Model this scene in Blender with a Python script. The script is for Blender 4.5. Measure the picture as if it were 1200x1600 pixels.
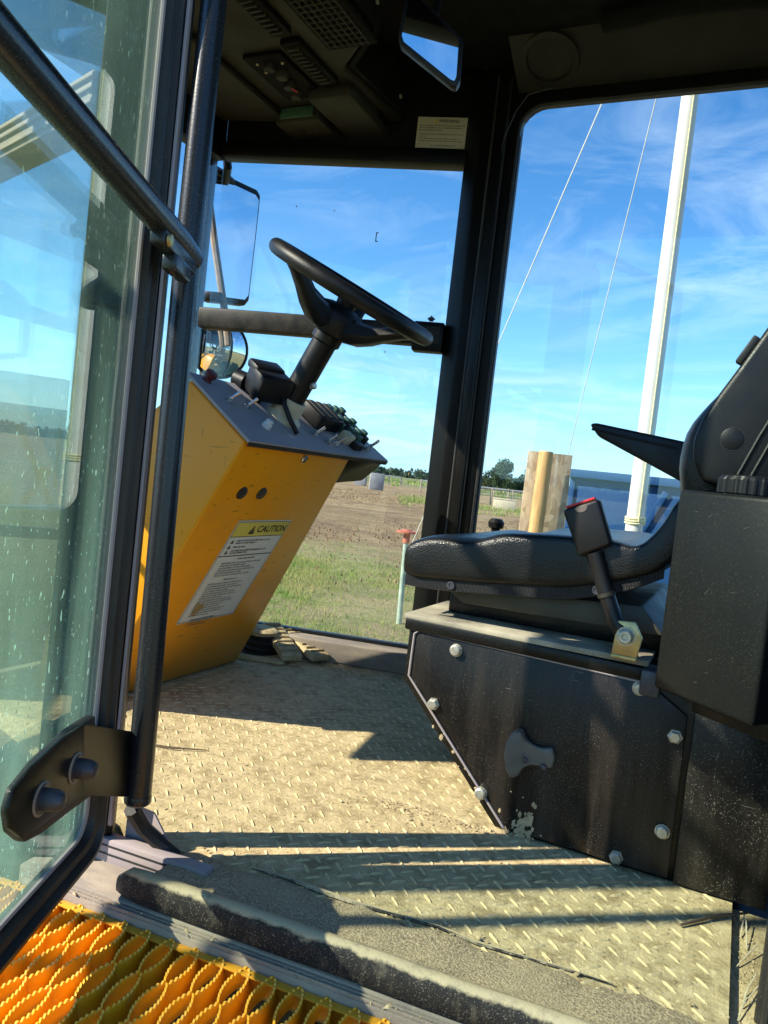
import bpy, bmesh, math, random
import numpy as np
from mathutils import Vector, Matrix

for o in list(bpy.data.objects):
    bpy.data.objects.remove(o)
scene = bpy.context.scene
COL = scene.collection
RND = random.Random(7)
R = math.radians

# ------------------------------------------------------------------ camera
# world axes: +X = rear of the machine, +Y = its far (right) side, Z up, cab floor z = 0
CAM_H = 0.58
HEAD, PITCH, ROLL = R(25.0), R(2.9), R(6.45)
cd = bpy.data.cameras.new('camera')
cam = bpy.data.objects.new('camera', cd)
COL.objects.link(cam)
cd.sensor_fit = 'VERTICAL'
cd.sensor_height = 36.0
cd.lens = 27.0
cd.clip_start = 0.02
cd.clip_end = 3000.0
fwd = Vector((-math.sin(HEAD) * math.cos(PITCH), math.cos(HEAD) * math.cos(PITCH), -math.sin(PITCH)))
rgt = Vector((math.cos(HEAD), math.sin(HEAD), 0.0))
upv = rgt.cross(fwd)
r2 = rgt * math.cos(ROLL) + upv * math.sin(ROLL)
u2 = -rgt * math.sin(ROLL) + upv * math.cos(ROLL)
M3 = Matrix((r2, u2, -fwd)).transposed()
cam.matrix_world = Matrix.Translation((0, 0, CAM_H)) @ M3.to_4x4()
scene.camera = cam

# ------------------------------------------------------------------ sun, sky, exposure
SUN_ELEV = R(36.0)
SUN_DIR = Vector((-0.788 * math.cos(SUN_ELEV), -0.616 * math.cos(SUN_ELEV), math.sin(SUN_ELEV)))
sd = bpy.data.lights.new('sun', 'SUN')
sd.energy = 5.0
sd.angle = R(0.53)
sd.color = (1.0, 0.91, 0.75)
sun = bpy.data.objects.new('sun', sd)
COL.objects.link(sun)
sun.rotation_euler = SUN_DIR.to_track_quat('Z', 'Y').to_euler()

world = bpy.data.worlds.new('World')
scene.world = world
world.use_nodes = True
wn, wl = world.node_tree.nodes, world.node_tree.links
wn.clear()
wo = wn.new('ShaderNodeOutputWorld')
bg = wn.new('ShaderNodeBackground')
bg.inputs['Strength'].default_value = 0.132
sky = wn.new('ShaderNodeTexSky')
sky.sky_type = 'NISHITA'
sky.sun_disc = False
sky.sun_elevation = SUN_ELEV
sky.sun_rotation = math.atan2(SUN_DIR.x, SUN_DIR.y)
sky.altitude = 300
sky.air_density = 0.85
sky.dust_density = 0.0
sky.ozone_density = 3.0
hs = wn.new('ShaderNodeHueSaturation')
hs.inputs['Saturation'].default_value = 1.27
wl.new(sky.outputs[0], hs.inputs['Color'])
tcw = wn.new('ShaderNodeTexCoord')
sep = wn.new('ShaderNodeSeparateXYZ')
wl.new(tcw.outputs['Generated'], sep.inputs[0])


def wmath(op, a, b=None, clamp=False):
    n = wn.new('ShaderNodeMath')
    n.operation = op
    n.use_clamp = clamp
    for i, v in enumerate((a, b)):
        if v is None:
            continue
        if isinstance(v, (int, float)):
            n.inputs[i].default_value = v
        else:
            wl.new(v, n.inputs[i])
    return n.outputs[0]


zz = wmath('ADD', wmath('MAXIMUM', sep.outputs['Z'], 0.0), 0.22)
cx = wmath('DIVIDE', sep.outputs['X'], zz)
cy = wmath('DIVIDE', sep.outputs['Y'], zz)
comb = wn.new('ShaderNodeCombineXYZ')
wl.new(cx, comb.inputs[0])
wl.new(cy, comb.inputs[1])
mp = wn.new('ShaderNodeMapping')
mp.inputs['Rotation'].default_value = (0, 0, R(55))
mp.inputs['Scale'].default_value = (1.15, 1.9, 1)
wl.new(comb.outputs[0], mp.inputs[0])
n1 = wn.new('ShaderNodeTexNoise')
n1.inputs['Scale'].default_value = 1.9
n1.inputs['Detail'].default_value = 9
n1.inputs['Roughness'].default_value = 0.62
n1.inputs['Distortion'].default_value = 1.1
wl.new(mp.outputs[0], n1.inputs['Vector'])
n2 = wn.new('ShaderNodeTexNoise')
n2.inputs['Scale'].default_value = 0.9
n2.inputs['Detail'].default_value = 3
wl.new(comb.outputs[0], n2.inputs['Vector'])
cr = wn.new('ShaderNodeValToRGB')
cr.color_ramp.elements[0].position = 0.44
cr.color_ramp.elements[1].position = 0.78
wl.new(n1.outputs[0], cr.inputs[0])
cr2 = wn.new('ShaderNodeValToRGB')
cr2.color_ramp.elements[0].position = 0.30
cr2.color_ramp.elements[1].position = 0.62
wl.new(n2.outputs[0], cr2.inputs[0])
cm = wmath('MULTIPLY', cr.outputs[0], cr2.outputs[0])
cm = wmath('MULTIPLY', cm, 0.55)
hz = wmath('POWER', wmath('SUBTRACT', 1.0, wmath('MAXIMUM', sep.outputs['Z'], 0.0), True), 7.0)
hzm = wn.new('ShaderNodeMixRGB')
hzm.inputs[2].default_value = (1.45, 3.6, 5.0, 1)
wl.new(wmath('MULTIPLY', hz, 0.85), hzm.inputs[0])
wl.new(hs.outputs[0], hzm.inputs[1])
mx = wn.new('ShaderNodeMixRGB')
mx.inputs[2].default_value = (4.6, 5.5, 6.2, 1)
wl.new(cm, mx.inputs[0])
wl.new(hzm.outputs[0], mx.inputs[1])
wl.new(mx.outputs[0], bg.inputs['Color'])
wl.new(bg.outputs[0], wo.inputs[0])

scene.view_settings.view_transform = 'Standard'
scene.view_settings.look = 'None'
scene.view_settings.gamma = 1.0
scene.view_settings.use_curve_mapping = False
scene.view_settings.exposure = 1.06
scene.render.engine = 'CYCLES'
scene.cycles.max_bounces = 10
scene.cycles.diffuse_bounces = 4
scene.cycles.glossy_bounces = 5
scene.cycles.transparent_max_bounces = 24
scene.cycles.sample_clamp_indirect = 8.0
scene.cycles.caustics_reflective = False
scene.cycles.caustics_refractive = False

# ------------------------------------------------------------------ materials
MATS = {}


class NT:
    def __init__(self, name):
        m = bpy.data.materials.new(name)
        m.use_nodes = True
        self.m = m
        self.n = m.node_tree.nodes
        self.l = m.node_tree.links
        self.n.clear()
        self.out = self.n.new('ShaderNodeOutputMaterial')
        self.tc = self.n.new('ShaderNodeTexCoord')
        MATS[name] = m

    def noise(self, scale, detail=5, rough=0.55, vec=None, dist=0.0, stretch=None):
        t = self.n.new('ShaderNodeTexNoise')
        t.inputs['Scale'].default_value = scale
        t.inputs['Detail'].default_value = detail
        t.inputs['Roughness'].default_value = rough
        t.inputs['Distortion'].default_value = dist
        v = vec or self.tc.outputs['Object']
        if stretch:
            mpn = self.n.new('ShaderNodeMapping')
            mpn.inputs['Scale'].default_value = stretch
            self.l.new(v, mpn.inputs[0])
            v = mpn.outputs[0]
        self.l.new(v, t.inputs['Vector'])
        return t.outputs[0]

    def ramp(self, src, a, b, ca=0.0, cb=1.0):
        t = self.n.new('ShaderNodeMapRange')
        t.inputs[1].default_value = a
        t.inputs[2].default_value = b
        t.inputs[3].default_value = ca
        t.inputs[4].default_value = cb
        self.l.new(src, t.inputs[0])
        return t.outputs[0]

    def mix(self, fac, a, b):
        t = self.n.new('ShaderNodeMixRGB')
        for i, v in ((0, fac), (1, a), (2, b)):
            if isinstance(v, (int, float)):
                t.inputs[i].default_value = v
            elif isinstance(v, tuple):
                t.inputs[i].default_value = v + (1,) if len(v) == 3 else v
            else:
                self.l.new(v, t.inputs[i])
        return t.outputs[0]

    def math(self, op, a, b=None, clamp=False):
        t = self.n.new('ShaderNodeMath')
        t.operation = op
        t.use_clamp = clamp
        for i, v in ((0, a), (1, b)):
            if v is None:
                continue
            if isinstance(v, (int, float)):
                t.inputs[i].default_value = v
            else:
                self.l.new(v, t.inputs[i])
        return t.outputs[0]

    def bump(self, src, strength=0.3, dist=0.002):
        t = self.n.new('ShaderNodeBump')
        t.inputs['Strength'].default_value = strength
        t.inputs['Distance'].default_value = dist
        self.l.new(src, t.inputs['Height'])
        return t.outputs[0]

    def bsdf(self, color, rough=0.5, metal=0.0, normal=None, spec=None, coat=0.0, sheen=0.0):
        b = self.n.new('ShaderNodeBsdfPrincipled')
        for k, v in (('Base Color', color), ('Roughness', rough), ('Metallic', metal)):
            if isinstance(v, tuple):
                b.inputs[k].default_value = v + (1,) if len(v) == 3 else v
            elif isinstance(v, (int, float)):
                b.inputs[k].default_value = v
            else:
                self.l.new(v, b.inputs[k])
        if normal is not None:
            self.l.new(normal, b.inputs['Normal'])
        if spec is not None:
            b.inputs['Specular IOR Level'].default_value = spec
        if coat:
            b.inputs['Coat Weight'].default_value = coat
            b.inputs['Coat Roughness'].default_value = 0.15
        return b.outputs[0]

    def done(self, sh):
        self.l.new(sh, self.out.inputs[0])
        return self.m


DUST = (0.42, 0.36, 0.23)


def mat_painted(name, col, rough, dust=0.15, speck=0.5, scale=6.0, dustcol=DUST, wear=None, speck_scale=260, bump=0.15, coat=0.0, streak=None, spec=None):
    """paint with soft dust film, fine dust specks and shallow unevenness"""
    t = NT(name)
    a = t.noise(scale, 6, 0.6, stretch=streak)
    soft = t.ramp(a, 0.42, 0.75, 0.0, dust)
    sp = t.noise(speck_scale, 2, 0.5)
    big = t.noise(scale * 0.6, 3, 0.5)
    thr = t.ramp(big, 0.3, 0.7, 0.72, 0.60)
    spk = t.math('MULTIPLY', t.math('GREATER_THAN', sp, thr), speck)
    fac = t.math('MAXIMUM', soft, spk, True)
    c = t.mix(fac, col, dustcol)
    if wear:
        w = t.noise(scale * 3.1, 7, 0.7)
        c = t.mix(t.math('GREATER_THAN', w, 0.70), c, wear)
    rg = t.math('ADD', t.math('MULTIPLY', fac, 0.5), rough, True)
    nb = t.bump(t.noise(scale * 22, 4), bump, 0.001)
    return t.done(t.bsdf(c, rg, 0.0, nb, coat=coat, spec=spec))


def mat_plain(name, col, rough=0.5, metal=0.0, var=0.25, scale=14.0, bump=0.1, bscale=160, spec=None):
    t = NT(name)
    a = t.ramp(t.noise(scale, 6, 0.6), 0.3, 0.7, 1 - var, 1 + var)
    hsv = t.n.new('ShaderNodeHueSaturation')
    hsv.inputs['Color'].default_value = col + (1,)
    t.l.new(a, hsv.inputs['Value'])
    rr = t.ramp(t.noise(scale * 1.7, 5), 0.3, 0.7, max(0, rough - 0.08), min(1, rough + 0.1))
    nb = t.bump(t.noise(bscale, 4), bump, 0.001) if bump else None
    return t.done(t.bsdf(hsv.outputs[0], rr, metal, nb, spec))


def mat_glass(name, tint, dirt=0.05, dirt_scale=5.0, streak=None, ior=1.52, dustc=(0.55, 0.56, 0.42), rough=0.0, low=None):
    t = NT(name)
    geo = t.n.new('ShaderNodeNewGeometry')
    io = t.math('ADD', t.math('MULTIPLY', geo.outputs['Backfacing'], 1.0 / ior - ior), ior)
    fr = t.n.new('ShaderNodeFresnel')
    t.l.new(io, fr.inputs['IOR'])
    tr = t.n.new('ShaderNodeBsdfTransparent')
    tr.inputs[0].default_value = tint + (1,)
    gl = t.n.new('ShaderNodeBsdfGlossy')
    gl.inputs['Roughness'].default_value = rough
    gl.inputs['Color'].default_value = (0.95, 1.0, 0.98, 1)
    m1 = t.n.new('ShaderNodeMixShader')
    t.l.new(fr.outputs[0], m1.inputs[0])
    t.l.new(tr.outputs[0], m1.inputs[1])
    t.l.new(gl.outputs[0], m1.inputs[2])
    df = t.n.new('ShaderNodeBsdfDiffuse')
    df.inputs[0].default_value = dustc + (1,)
    tl = t.n.new('ShaderNodeBsdfTranslucent')
    tl.inputs[0].default_value = dustc + (1,)
    md = t.n.new('ShaderNodeMixShader')
    md.inputs[0].default_value = 0.5
    t.l.new(df.outputs[0], md.inputs[1])
    t.l.new(tl.outputs[0], md.inputs[2])
    film = t.ramp(t.noise(dirt_scale, 6, 0.65, stretch=streak), 0.35, 0.8, dirt * 0.25, dirt)
    sp = t.math('GREATER_THAN', t.noise(170, 2, 0.5, stretch=(1, 1, 0.45)), 0.70)
    fac = t.math('ADD', film, t.math('MULTIPLY', sp, dirt * 2.2), True)
    if low:
        sx_ = t.n.new('ShaderNodeSeparateXYZ')
        t.l.new(t.tc.outputs['Object'], sx_.inputs[0])
        fac = t.math('MULTIPLY', fac, t.ramp(sx_.outputs['Z'], low[0], low[1], .55, 2.8), True)
    m2 = t.n.new('ShaderNodeMixShader')
    t.l.new(fac, m2.inputs[0])
    t.l.new(m1.outputs[0], m2.inputs[1])
    t.l.new(md.outputs[0], m2.inputs[2])
    return t.done(m2.outputs[0])


BLACK = mat_painted('black_paint', (0.003, 0.0034, 0.0038), 0.36, dust=0.012, speck=0.10, scale=7, speck_scale=480, spec=0.3)
t = NT('dusty_black_panel')
sxp = t.n.new('ShaderNodeSeparateXYZ')
t.l.new(t.tc.outputs['Object'], sxp.inputs[0])
lowz = t.ramp(sxp.outputs['Z'], .30, .0, .15, 1.0)
clus = t.ramp(t.noise(7, 5, .6), .40, .68, 0.0, 1.0)
spk = t.math('GREATER_THAN', t.noise(560, 2, .5), t.ramp(t.math('MULTIPLY', clus, lowz), 0, .8, .70, .575))
film = t.ramp(t.noise(5, 7, .68, stretch=(3, 3, .35)), .42, .80, 0.0, .16)
film = t.math('MULTIPLY', film, t.math('ADD', lowz, .35))
scr1 = t.math('GREATER_THAN', t.noise(26, 2, .4, stretch=(1, 1, 14)), .735)
scr2 = t.math('GREATER_THAN', t.noise(22, 2, .4, stretch=(9, 1, 1.5), dist=.4), .735)
scr_ = t.math('MULTIPLY', t.math('MAXIMUM', scr1, scr2), t.ramp(t.noise(11, 3), .5, .62))
c = t.mix(film, (.006, .0056, .0056), (.30, .24, .18))
c = t.mix(t.math('MULTIPLY', spk, .42), c, (.46, .42, .36))
c = t.mix(t.math('MULTIPLY', scr_, .35), c, (.32, .30, .27))
PANEL = t.done(t.bsdf(c, t.math('ADD', t.math('MULTIPLY', film, 1.5), .32, True), 0, t.bump(t.noise(9, 4), .12, .004), spec=.32))
PILLAR = mat_painted('pillar_paint', (0.003, 0.0038, 0.0042), 0.42, dust=0.008, speck=0.06, scale=9, streak=(1, 1, 0.2), speck_scale=420, spec=0.16)
TUBE = mat_painted('tube_paint', (0.012, 0.016, 0.022), 0.26, dust=0.03, speck=0.12, scale=10, streak=(1, 1, 0.3), speck_scale=500)
RUBBER = mat_painted('black_rubber', (0.012, 0.0115, 0.012), 0.55, dust=0.10, speck=0.14, scale=10, streak=(1, 1, 0.35), bump=0.3, speck_scale=480)
t = NT('dusty_seal_rubber')
geo_ = t.n.new('ShaderNodeNewGeometry')
sz_ = t.n.new('ShaderNodeSeparateXYZ')
t.l.new(geo_.outputs['Normal'], sz_.inputs[0])
up_ = t.math('ADD', sz_.outputs['Z'], t.math('MULTIPLY', t.math('SUBTRACT', t.noise(30, 6, .7), .5), 1.5))
c = t.mix(t.ramp(up_, .45, .75, 0, .95), (.014, .013, .013), (.54, .44, .27))
c = t.mix(t.ramp(t.noise(60, 7, .75, stretch=(1, 1, .4)), .52, .70, 0, .55), c, (.20, .17, .12))
c = t.mix(t.math('MULTIPLY', t.math('GREATER_THAN', t.noise(520, 2), .64), .4), c, (.45, .40, .30))
SEALM = t.done(t.bsdf(c, .75, 0, t.bump(t.noise(160, 5), .4, .002)))
HEADLINER = mat_plain('headliner_plastic', (0.019, 0.018, 0.012), 0.6, var=0.25, scale=6, bump=0.25, bscale=420)
HEADDARK = mat_plain('headliner_dark', (0.004, 0.004, 0.004), 0.75, var=0.2, bump=0.2, bscale=300, spec=0.2)
PLASTIC = mat_plain('black_plastic', (0.007, 0.007, 0.008), 0.42, var=0.25, bump=0.35, bscale=520, spec=0.35)
TANKM = mat_painted('tank_plastic', (0.0065, 0.0075, 0.008), 0.42, dust=0.008, speck=0.08, scale=9, wear=(0.028, 0.030, 0.031), bump=0.2, speck_scale=600, spec=0.28)
t = NT('yellow_paint')
sxp = t.n.new('ShaderNodeSeparateXYZ')
t.l.new(t.tc.outputs['Object'], sxp.inputs[0])
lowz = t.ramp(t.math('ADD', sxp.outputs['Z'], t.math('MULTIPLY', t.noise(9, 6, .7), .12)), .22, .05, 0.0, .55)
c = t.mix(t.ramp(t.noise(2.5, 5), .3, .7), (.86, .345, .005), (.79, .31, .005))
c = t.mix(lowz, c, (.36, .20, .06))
c = t.mix(t.ramp(t.noise(8, 7, .7), .52, .78, 0, .30), c, (.55, .29, .07))
sc1 = t.math('GREATER_THAN', t.noise(21, 2, .4, stretch=(1, 1, 9)), .715)
sc2 = t.math('GREATER_THAN', t.noise(24, 3, .5, stretch=(6, 1, 1)), .71)
chip = t.math('GREATER_THAN', t.noise(34, 6, .7), .715)
c = t.mix(t.math('MULTIPLY', t.math('MAXIMUM', sc1, sc2), .6), c, (.30, .15, .01))
c = t.mix(chip, c, (.10, .07, .04))
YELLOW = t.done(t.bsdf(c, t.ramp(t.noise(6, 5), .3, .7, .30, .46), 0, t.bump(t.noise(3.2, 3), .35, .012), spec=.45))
t = NT('orange_yellow_paint')
sxp = t.n.new('ShaderNodeSeparateXYZ')
t.l.new(t.tc.outputs['Object'], sxp.inputs[0])
c = t.mix(t.ramp(t.noise(14, 5), .35, .7), (.90, .44, .012), (.84, .37, .010))
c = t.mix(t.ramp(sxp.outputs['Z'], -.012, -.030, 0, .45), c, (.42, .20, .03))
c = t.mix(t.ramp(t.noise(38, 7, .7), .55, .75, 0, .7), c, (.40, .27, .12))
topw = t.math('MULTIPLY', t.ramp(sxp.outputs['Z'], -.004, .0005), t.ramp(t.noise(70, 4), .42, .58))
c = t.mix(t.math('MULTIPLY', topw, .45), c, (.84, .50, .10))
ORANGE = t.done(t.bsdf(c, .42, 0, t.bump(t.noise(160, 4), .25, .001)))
GREYTOP = mat_painted('grey_console_top', (0.29, 0.275, 0.30), 0.5, dust=0.12, speck=0.2, scale=9)
BOLTM = mat_plain('zinc_bolt', (0.52, 0.50, 0.42), 0.42, metal=0.75, var=0.3, scale=60, bump=0.2)
BOLTDARK = mat_plain('dark_bolt', (0.07, 0.07, 0.085), 0.45, metal=0.4, var=0.3, scale=60)
CHROME = mat_plain('worn_chrome', (0.6, 0.6, 0.58), 0.25, metal=1.0, var=0.2, scale=40)
BRASS = mat_plain('gold_zinc', (0.52, 0.40, 0.18), 0.4, metal=0.8, var=0.35, scale=40)
CREAM = mat_plain('cream_plastic', (0.62, 0.55, 0.38), 0.5, var=0.15)
WHITEP = mat_plain('white_plastic', (0.75, 0.75, 0.72), 0.4, var=0.1)
GREENP = mat_plain('green_connector', (0.05, 0.13, 0.10), 0.45, var=0.25)
REDP = mat_plain('red_plastic', (0.55, 0.03, 0.035), 0.4, var=0.2)
DREDP = mat_plain('dark_red_knob', (0.10, 0.012, 0.015), 0.45, var=0.2)
PINKM = mat_plain('pink_paint', (0.85, 0.08, 0.16), 0.6, var=0.1)
PAPER = mat_painted('label_white', (0.70, 0.71, 0.68), 0.45, dust=0.10, speck=0.04, scale=9, bump=0.02)
SIGNP = mat_plain('sign_paper', (0.62, 0.60, 0.52), 0.6, var=0.12, bump=0.0)
LABELY = mat_plain('label_yellow', (0.68, 0.58, 0.10), 0.45, var=0.08, bump=0.0)
INK = mat_plain('ink', (0.015, 0.015, 0.015), 0.55, var=0.1, bump=0.0)
INKG = mat_plain('ink_grey', (0.10, 0.10, 0.10), 0.55, var=0.3, bump=0.0)
WHITEPOLE = mat_painted('white_pole_paint', (0.60, 0.60, 0.56), 0.45, dust=0.22, speck=0.0, scale=5, bump=0.05)
ROPE = mat_plain('yellow_rope', (0.72, 0.66, 0.36), 0.8, var=0.2, scale=80)
WIREM = mat_plain('pale_wire', (0.72, 0.72, 0.66), 0.6, var=0.1)
BLUEP = mat_painted('blue_dumpster_paint', (0.003, 0.045, 0.145), 0.65, dust=0.04, speck=0.06, scale=2.2, dustcol=(0.14, 0.22, 0.28), speck_scale=45, wear=(0.02, 0.05, 0.08), spec=.25)
TEALC = mat_painted('dark_teal_container_paint', (0.012, 0.05, 0.06), 0.6, dust=0.1, speck=0.0, scale=0.9, dustcol=(0.12, 0.2, 0.18), speck_scale=30)
CONC = mat_plain('concrete', (0.30, 0.30, 0.31), 0.8, var=0.25, scale=2, bump=0.4, bscale=12)
ALU = mat_painted('dusty_aluminium', (0.24, 0.20, 0.165), 0.7, dust=0.95, speck=0.5, scale=22, bump=0.6, dustcol=(.46, .38, .27), streak=(.35, 1, 1), speck_scale=420)
PINKSEAL = mat_painted('grey_pink_trim', (0.34, 0.29, 0.30), 0.5, dust=0.3, speck=0.2, scale=20)
MIRROR = mat_plain('mirror_silver', (0.72, 0.76, 0.78), 0.02, metal=1.0, var=0.02, bump=0)
for nd in MIRROR.node_tree.nodes:
    if nd.type == 'BSDF_PRINCIPLED':
        for lk in list(nd.inputs['Roughness'].links):
            MIRROR.node_tree.links.remove(lk)
        nd.inputs['Roughness'].default_value = 0.015
GLASS = mat_glass('window_glass', (0.955, 0.975, 0.975), dirt=0.006, dirt_scale=4.0)
GLASSDOOR = mat_glass('door_glass', (0.885, 0.957, 0.925), dirt=0.125, dirt_scale=9.0, streak=(1, 1, 0.22), ior=1.75, dustc=(0.50, 0.84, 0.70), low=(.75, .0))

# vinyl
t = NT('black_vinyl')
vo = t.n.new('ShaderNodeTexVoronoi')
vo.inputs['Scale'].default_value = 420
t.l.new(t.tc.outputs['Object'], vo.inputs['Vector'])
nb = t.bump(vo.outputs['Distance'], 0.45, 0.0012)
cdu = t.mix(t.ramp(t.noise(12, 6), 0.45, 0.8, 0.0, 0.025), (0.006, 0.007, 0.008), DUST)
VINYL = t.done(t.bsdf(cdu, 0.33, 0, nb, spec=0.4))

# ribbed trim
t = NT('ribbed_trim')
wv = t.n.new('ShaderNodeTexWave')
wv.inputs['Scale'].default_value = 130
wv.bands_direction = 'X'
wv.inputs['Distortion'].default_value = 2.5
wv.inputs['Detail Scale'].default_value = 3
t.l.new(t.tc.outputs['Object'], wv.inputs['Vector'])
TRIM = t.done(t.bsdf((0.012, 0.012, 0.013), 0.5, 0, t.bump(wv.outputs[0], 0.6, 0.002)))

# wood, osb
t = NT('peeled_pine')
g = t.noise(6, 6, 0.6, stretch=(5, 5, 0.5))
c = t.mix(t.ramp(g, 0.3, 0.7), (0.36, 0.19, 0.06), (0.66, 0.42, 0.17))
kn = t.math('GREATER_THAN', t.noise(9, 3, stretch=(1, 1, 0.6)), 0.72)
c = t.mix(kn, c, (0.20, 0.09, 0.03))
PINE = t.done(t.bsdf(c, 0.7, 0, t.bump(g, 0.3, 0.004)))
t = NT('osb_board')
vv = t.n.new('ShaderNodeTexVoronoi')
vv.inputs['Scale'].default_value = 26
mpn = t.n.new('ShaderNodeMapping')
mpn.inputs['Scale'].default_value = (1, 1, 0.45)
t.l.new(t.tc.outputs['Object'], mpn.inputs[0])
t.l.new(mpn.outputs[0], vv.inputs['Vector'])
hs2 = t.n.new('ShaderNodeSeparateColor')
t.l.new(vv.outputs['Color'], hs2.inputs[0])
c = t.mix(hs2.outputs[0], (0.30, 0.21, 0.12), (0.58, 0.45, 0.28))
c = t.mix(t.ramp(t.noise(4, 5), 0.4, 0.7, 0, 0.5), c, (0.42, 0.36, 0.28))
OSB = t.done(t.bsdf(c, 0.8))
t = NT('weathered_wood')
g = t.noise(4, 6, 0.6, stretch=(1, 1, 1))
c = t.mix(t.ramp(g, 0.3, 0.7), (0.20, 0.16, 0.12), (0.42, 0.36, 0.28))
WOOD = t.done(t.bsdf(c, 0.85))

# dirty floor plate
t = NT('dusty_tread_steel')
a = t.noise(2.6, 7, 0.62)
b = t.noise(21, 8, 0.7)
st_ = t.noise(13, 7, 0.72, stretch=(.35, 2.4, 1))
f1 = t.noise(170, 4, 0.65)
c = t.mix(t.ramp(a, 0.3, 0.72), (0.66, 0.53, 0.295), (0.50, 0.39, 0.205))
c = t.mix(t.ramp(b, 0.46, 0.64, 0, 0.8), c, (0.27, 0.20, 0.095))
c = t.mix(t.ramp(st_, 0.52, 0.68, 0, 0.55), c, (0.26, 0.185, 0.10))
c = t.mix(t.ramp(t.noise(34, 6, .7), 0.52, 0.66, 0, 0.85), c, (0.70, 0.57, 0.34))
c = t.mix(t.ramp(f1, 0.55, 0.75, 0, 0.6), c, (0.64, 0.53, 0.33))
c = t.mix(t.math('MULTIPLY', t.math('GREATER_THAN', t.noise(75, 5, 0.7), 0.65), 0.75), c, (0.14, 0.095, 0.055))
c = t.mix(t.ramp(t.noise(5.5, 8, .72, dist=.6), .55, .70, 0, .55), c, (0.24, 0.175, 0.10))
hh = t.math('ADD', t.math('MULTIPLY', b, 1.0), t.math('MULTIPLY', f1, 0.55))
FLOORM = t.done(t.bsdf(c, 0.9, 0, t.bump(hh, 0.75, 0.005), spec=.25))
t = NT('worn_tread_lug')
c = t.mix(t.ramp(t.noise(60, 5), 0.35, 0.7), (0.66, 0.53, 0.29), (0.44, 0.335, 0.165))
LUGM = t.done(t.bsdf(c, 0.8, 0, t.bump(t.noise(300, 4), 0.3, 0.001)))
t = NT('sandy_grit')
v1 = t.noise(330, 3, 0.6)
c = t.mix(t.ramp(v1, 0.40, 0.62), (0.26, 0.195, 0.12), (0.58, 0.465, 0.28))
c = t.mix(t.ramp(t.noise(9, 5), 0.45, 0.7, 0, 0.7), c, (0.50, 0.40, 0.23))
GRIT = t.done(t.bsdf(c, 0.92, 0, t.bump(v1, 0.8, 0.003)))
t = NT('dry_soil')
c = t.mix(t.ramp(t.noise(60, 5), 0.3, 0.7), (0.30, 0.215, 0.115), (0.58, 0.46, 0.27))
SOIL = t.done(t.bsdf(c, 0.95, 0, t.bump(t.noise(200, 4), 0.5, 0.002)))

# ground zones: grass near, bare earth, green again far away
t = NT('field_ground')
sx = t.n.new('ShaderNodeSeparateXYZ')
t.l.new(t.tc.outputs['Object'], sx.inputs[0])
dist = t.math('ADD', t.math('MULTIPLY', sx.outputs['X'], -0.30), t.math('MULTIPLY', sx.outputs['Y'], 0.95))
wob = t.math('MULTIPLY', t.math('SUBTRACT', t.noise(0.35, 6, 0.65), 0.5), 9.0)
d2 = t.math('ADD', dist, wob)
soil = t.mix(t.ramp(t.noise(0.55, 8, 0.7), 0.36, 0.64), (0.20, 0.125, 0.055), (0.42, 0.31, 0.155))
rut = t.ramp(t.noise(1.3, 6, 0.7, stretch=(0.35, 1.6, 1)), 0.5, 0.66)
soil = t.mix(t.math('MULTIPLY', rut, 0.55), soil, (0.12, 0.078, 0.042))
grs = t.mix(t.ramp(t.noise(1.2, 7, 0.7), 0.4, 0.62), (0.24, 0.27, 0.085), (0.40, 0.32, 0.165))
grs = t.mix(t.ramp(t.noise(9, 6, 0.7), 0.45, 0.7, 0, 0.6), grs, (0.40, 0.33, 0.19))
far = t.mix(t.ramp(t.noise(0.03, 5, 0.6), 0.4, 0.6), (0.13, 0.17, 0.05), (0.20, 0.20, 0.08))
c = t.mix(t.ramp(d2, 13.0, 16.5), grs, soil)
c = t.mix(t.ramp(t.math('ADD', dist, t.math('MULTIPLY', wob, 4.0)), 100, 120), c, far)
GROUNDM = t.done(t.bsdf(c, 0.95, 0, t.bump(t.noise(2.2, 9, 0.75), 1.0, 0.25)))


def mat_leaf(name, a, b, scale=2.0, trans=0.35):
    t = NT(name)
    rn = t.n.new('ShaderNodeObjectInfo')
    c = t.mix(t.ramp(t.noise(scale, 3), 0.35, 0.65), a, b)
    d = t.bsdf(c, 0.7)
    tl = t.n.new('ShaderNodeBsdfTranslucent')
    t.l.new(c, tl.inputs[0])
    ms = t.n.new('ShaderNodeMixShader')
    ms.inputs[0].default_value = trans
    t.l.new(d, ms.inputs[1])
    t.l.new(tl.outputs[0], ms.inputs[2])
    return t.done(ms.outputs[0])


GRASSM = mat_leaf('grass_blades', (0.21, 0.36, 0.06), (0.46, 0.44, 0.17), 1.6, 0.5)
LEAFM = mat_leaf('tree_leaves', (0.030, 0.060, 0.022), (0.06, 0.10, 0.03), 0.25)
WOODSM = mat_leaf('far_wood_leaves', (0.045, 0.085, 0.06), (0.075, 0.12, 0.07), 0.05)
BARK = mat_plain('bark', (0.12, 0.09, 0.06), 0.9)

# ------------------------------------------------------------------ builders


def tag(o, label=None, cat=None, group=None, kind=None):
    if label:
        o['label'] = label
    if cat:
        o['category'] = cat
    if group:
        o['group'] = group
    if kind:
        o['kind'] = kind
    return o


def thing(name, label, cat, loc=(0, 0, 0), group=None):
    o = bpy.data.objects.new(name, None)
    o.empty_display_size = 0.05
    COL.objects.link(o)
    o.location = loc
    return tag(o, label, cat, group)


def woff(parent):
    v = Vector((0, 0, 0))
    while parent is not None:
        v += parent.location
        parent = parent.parent
    return v


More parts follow.
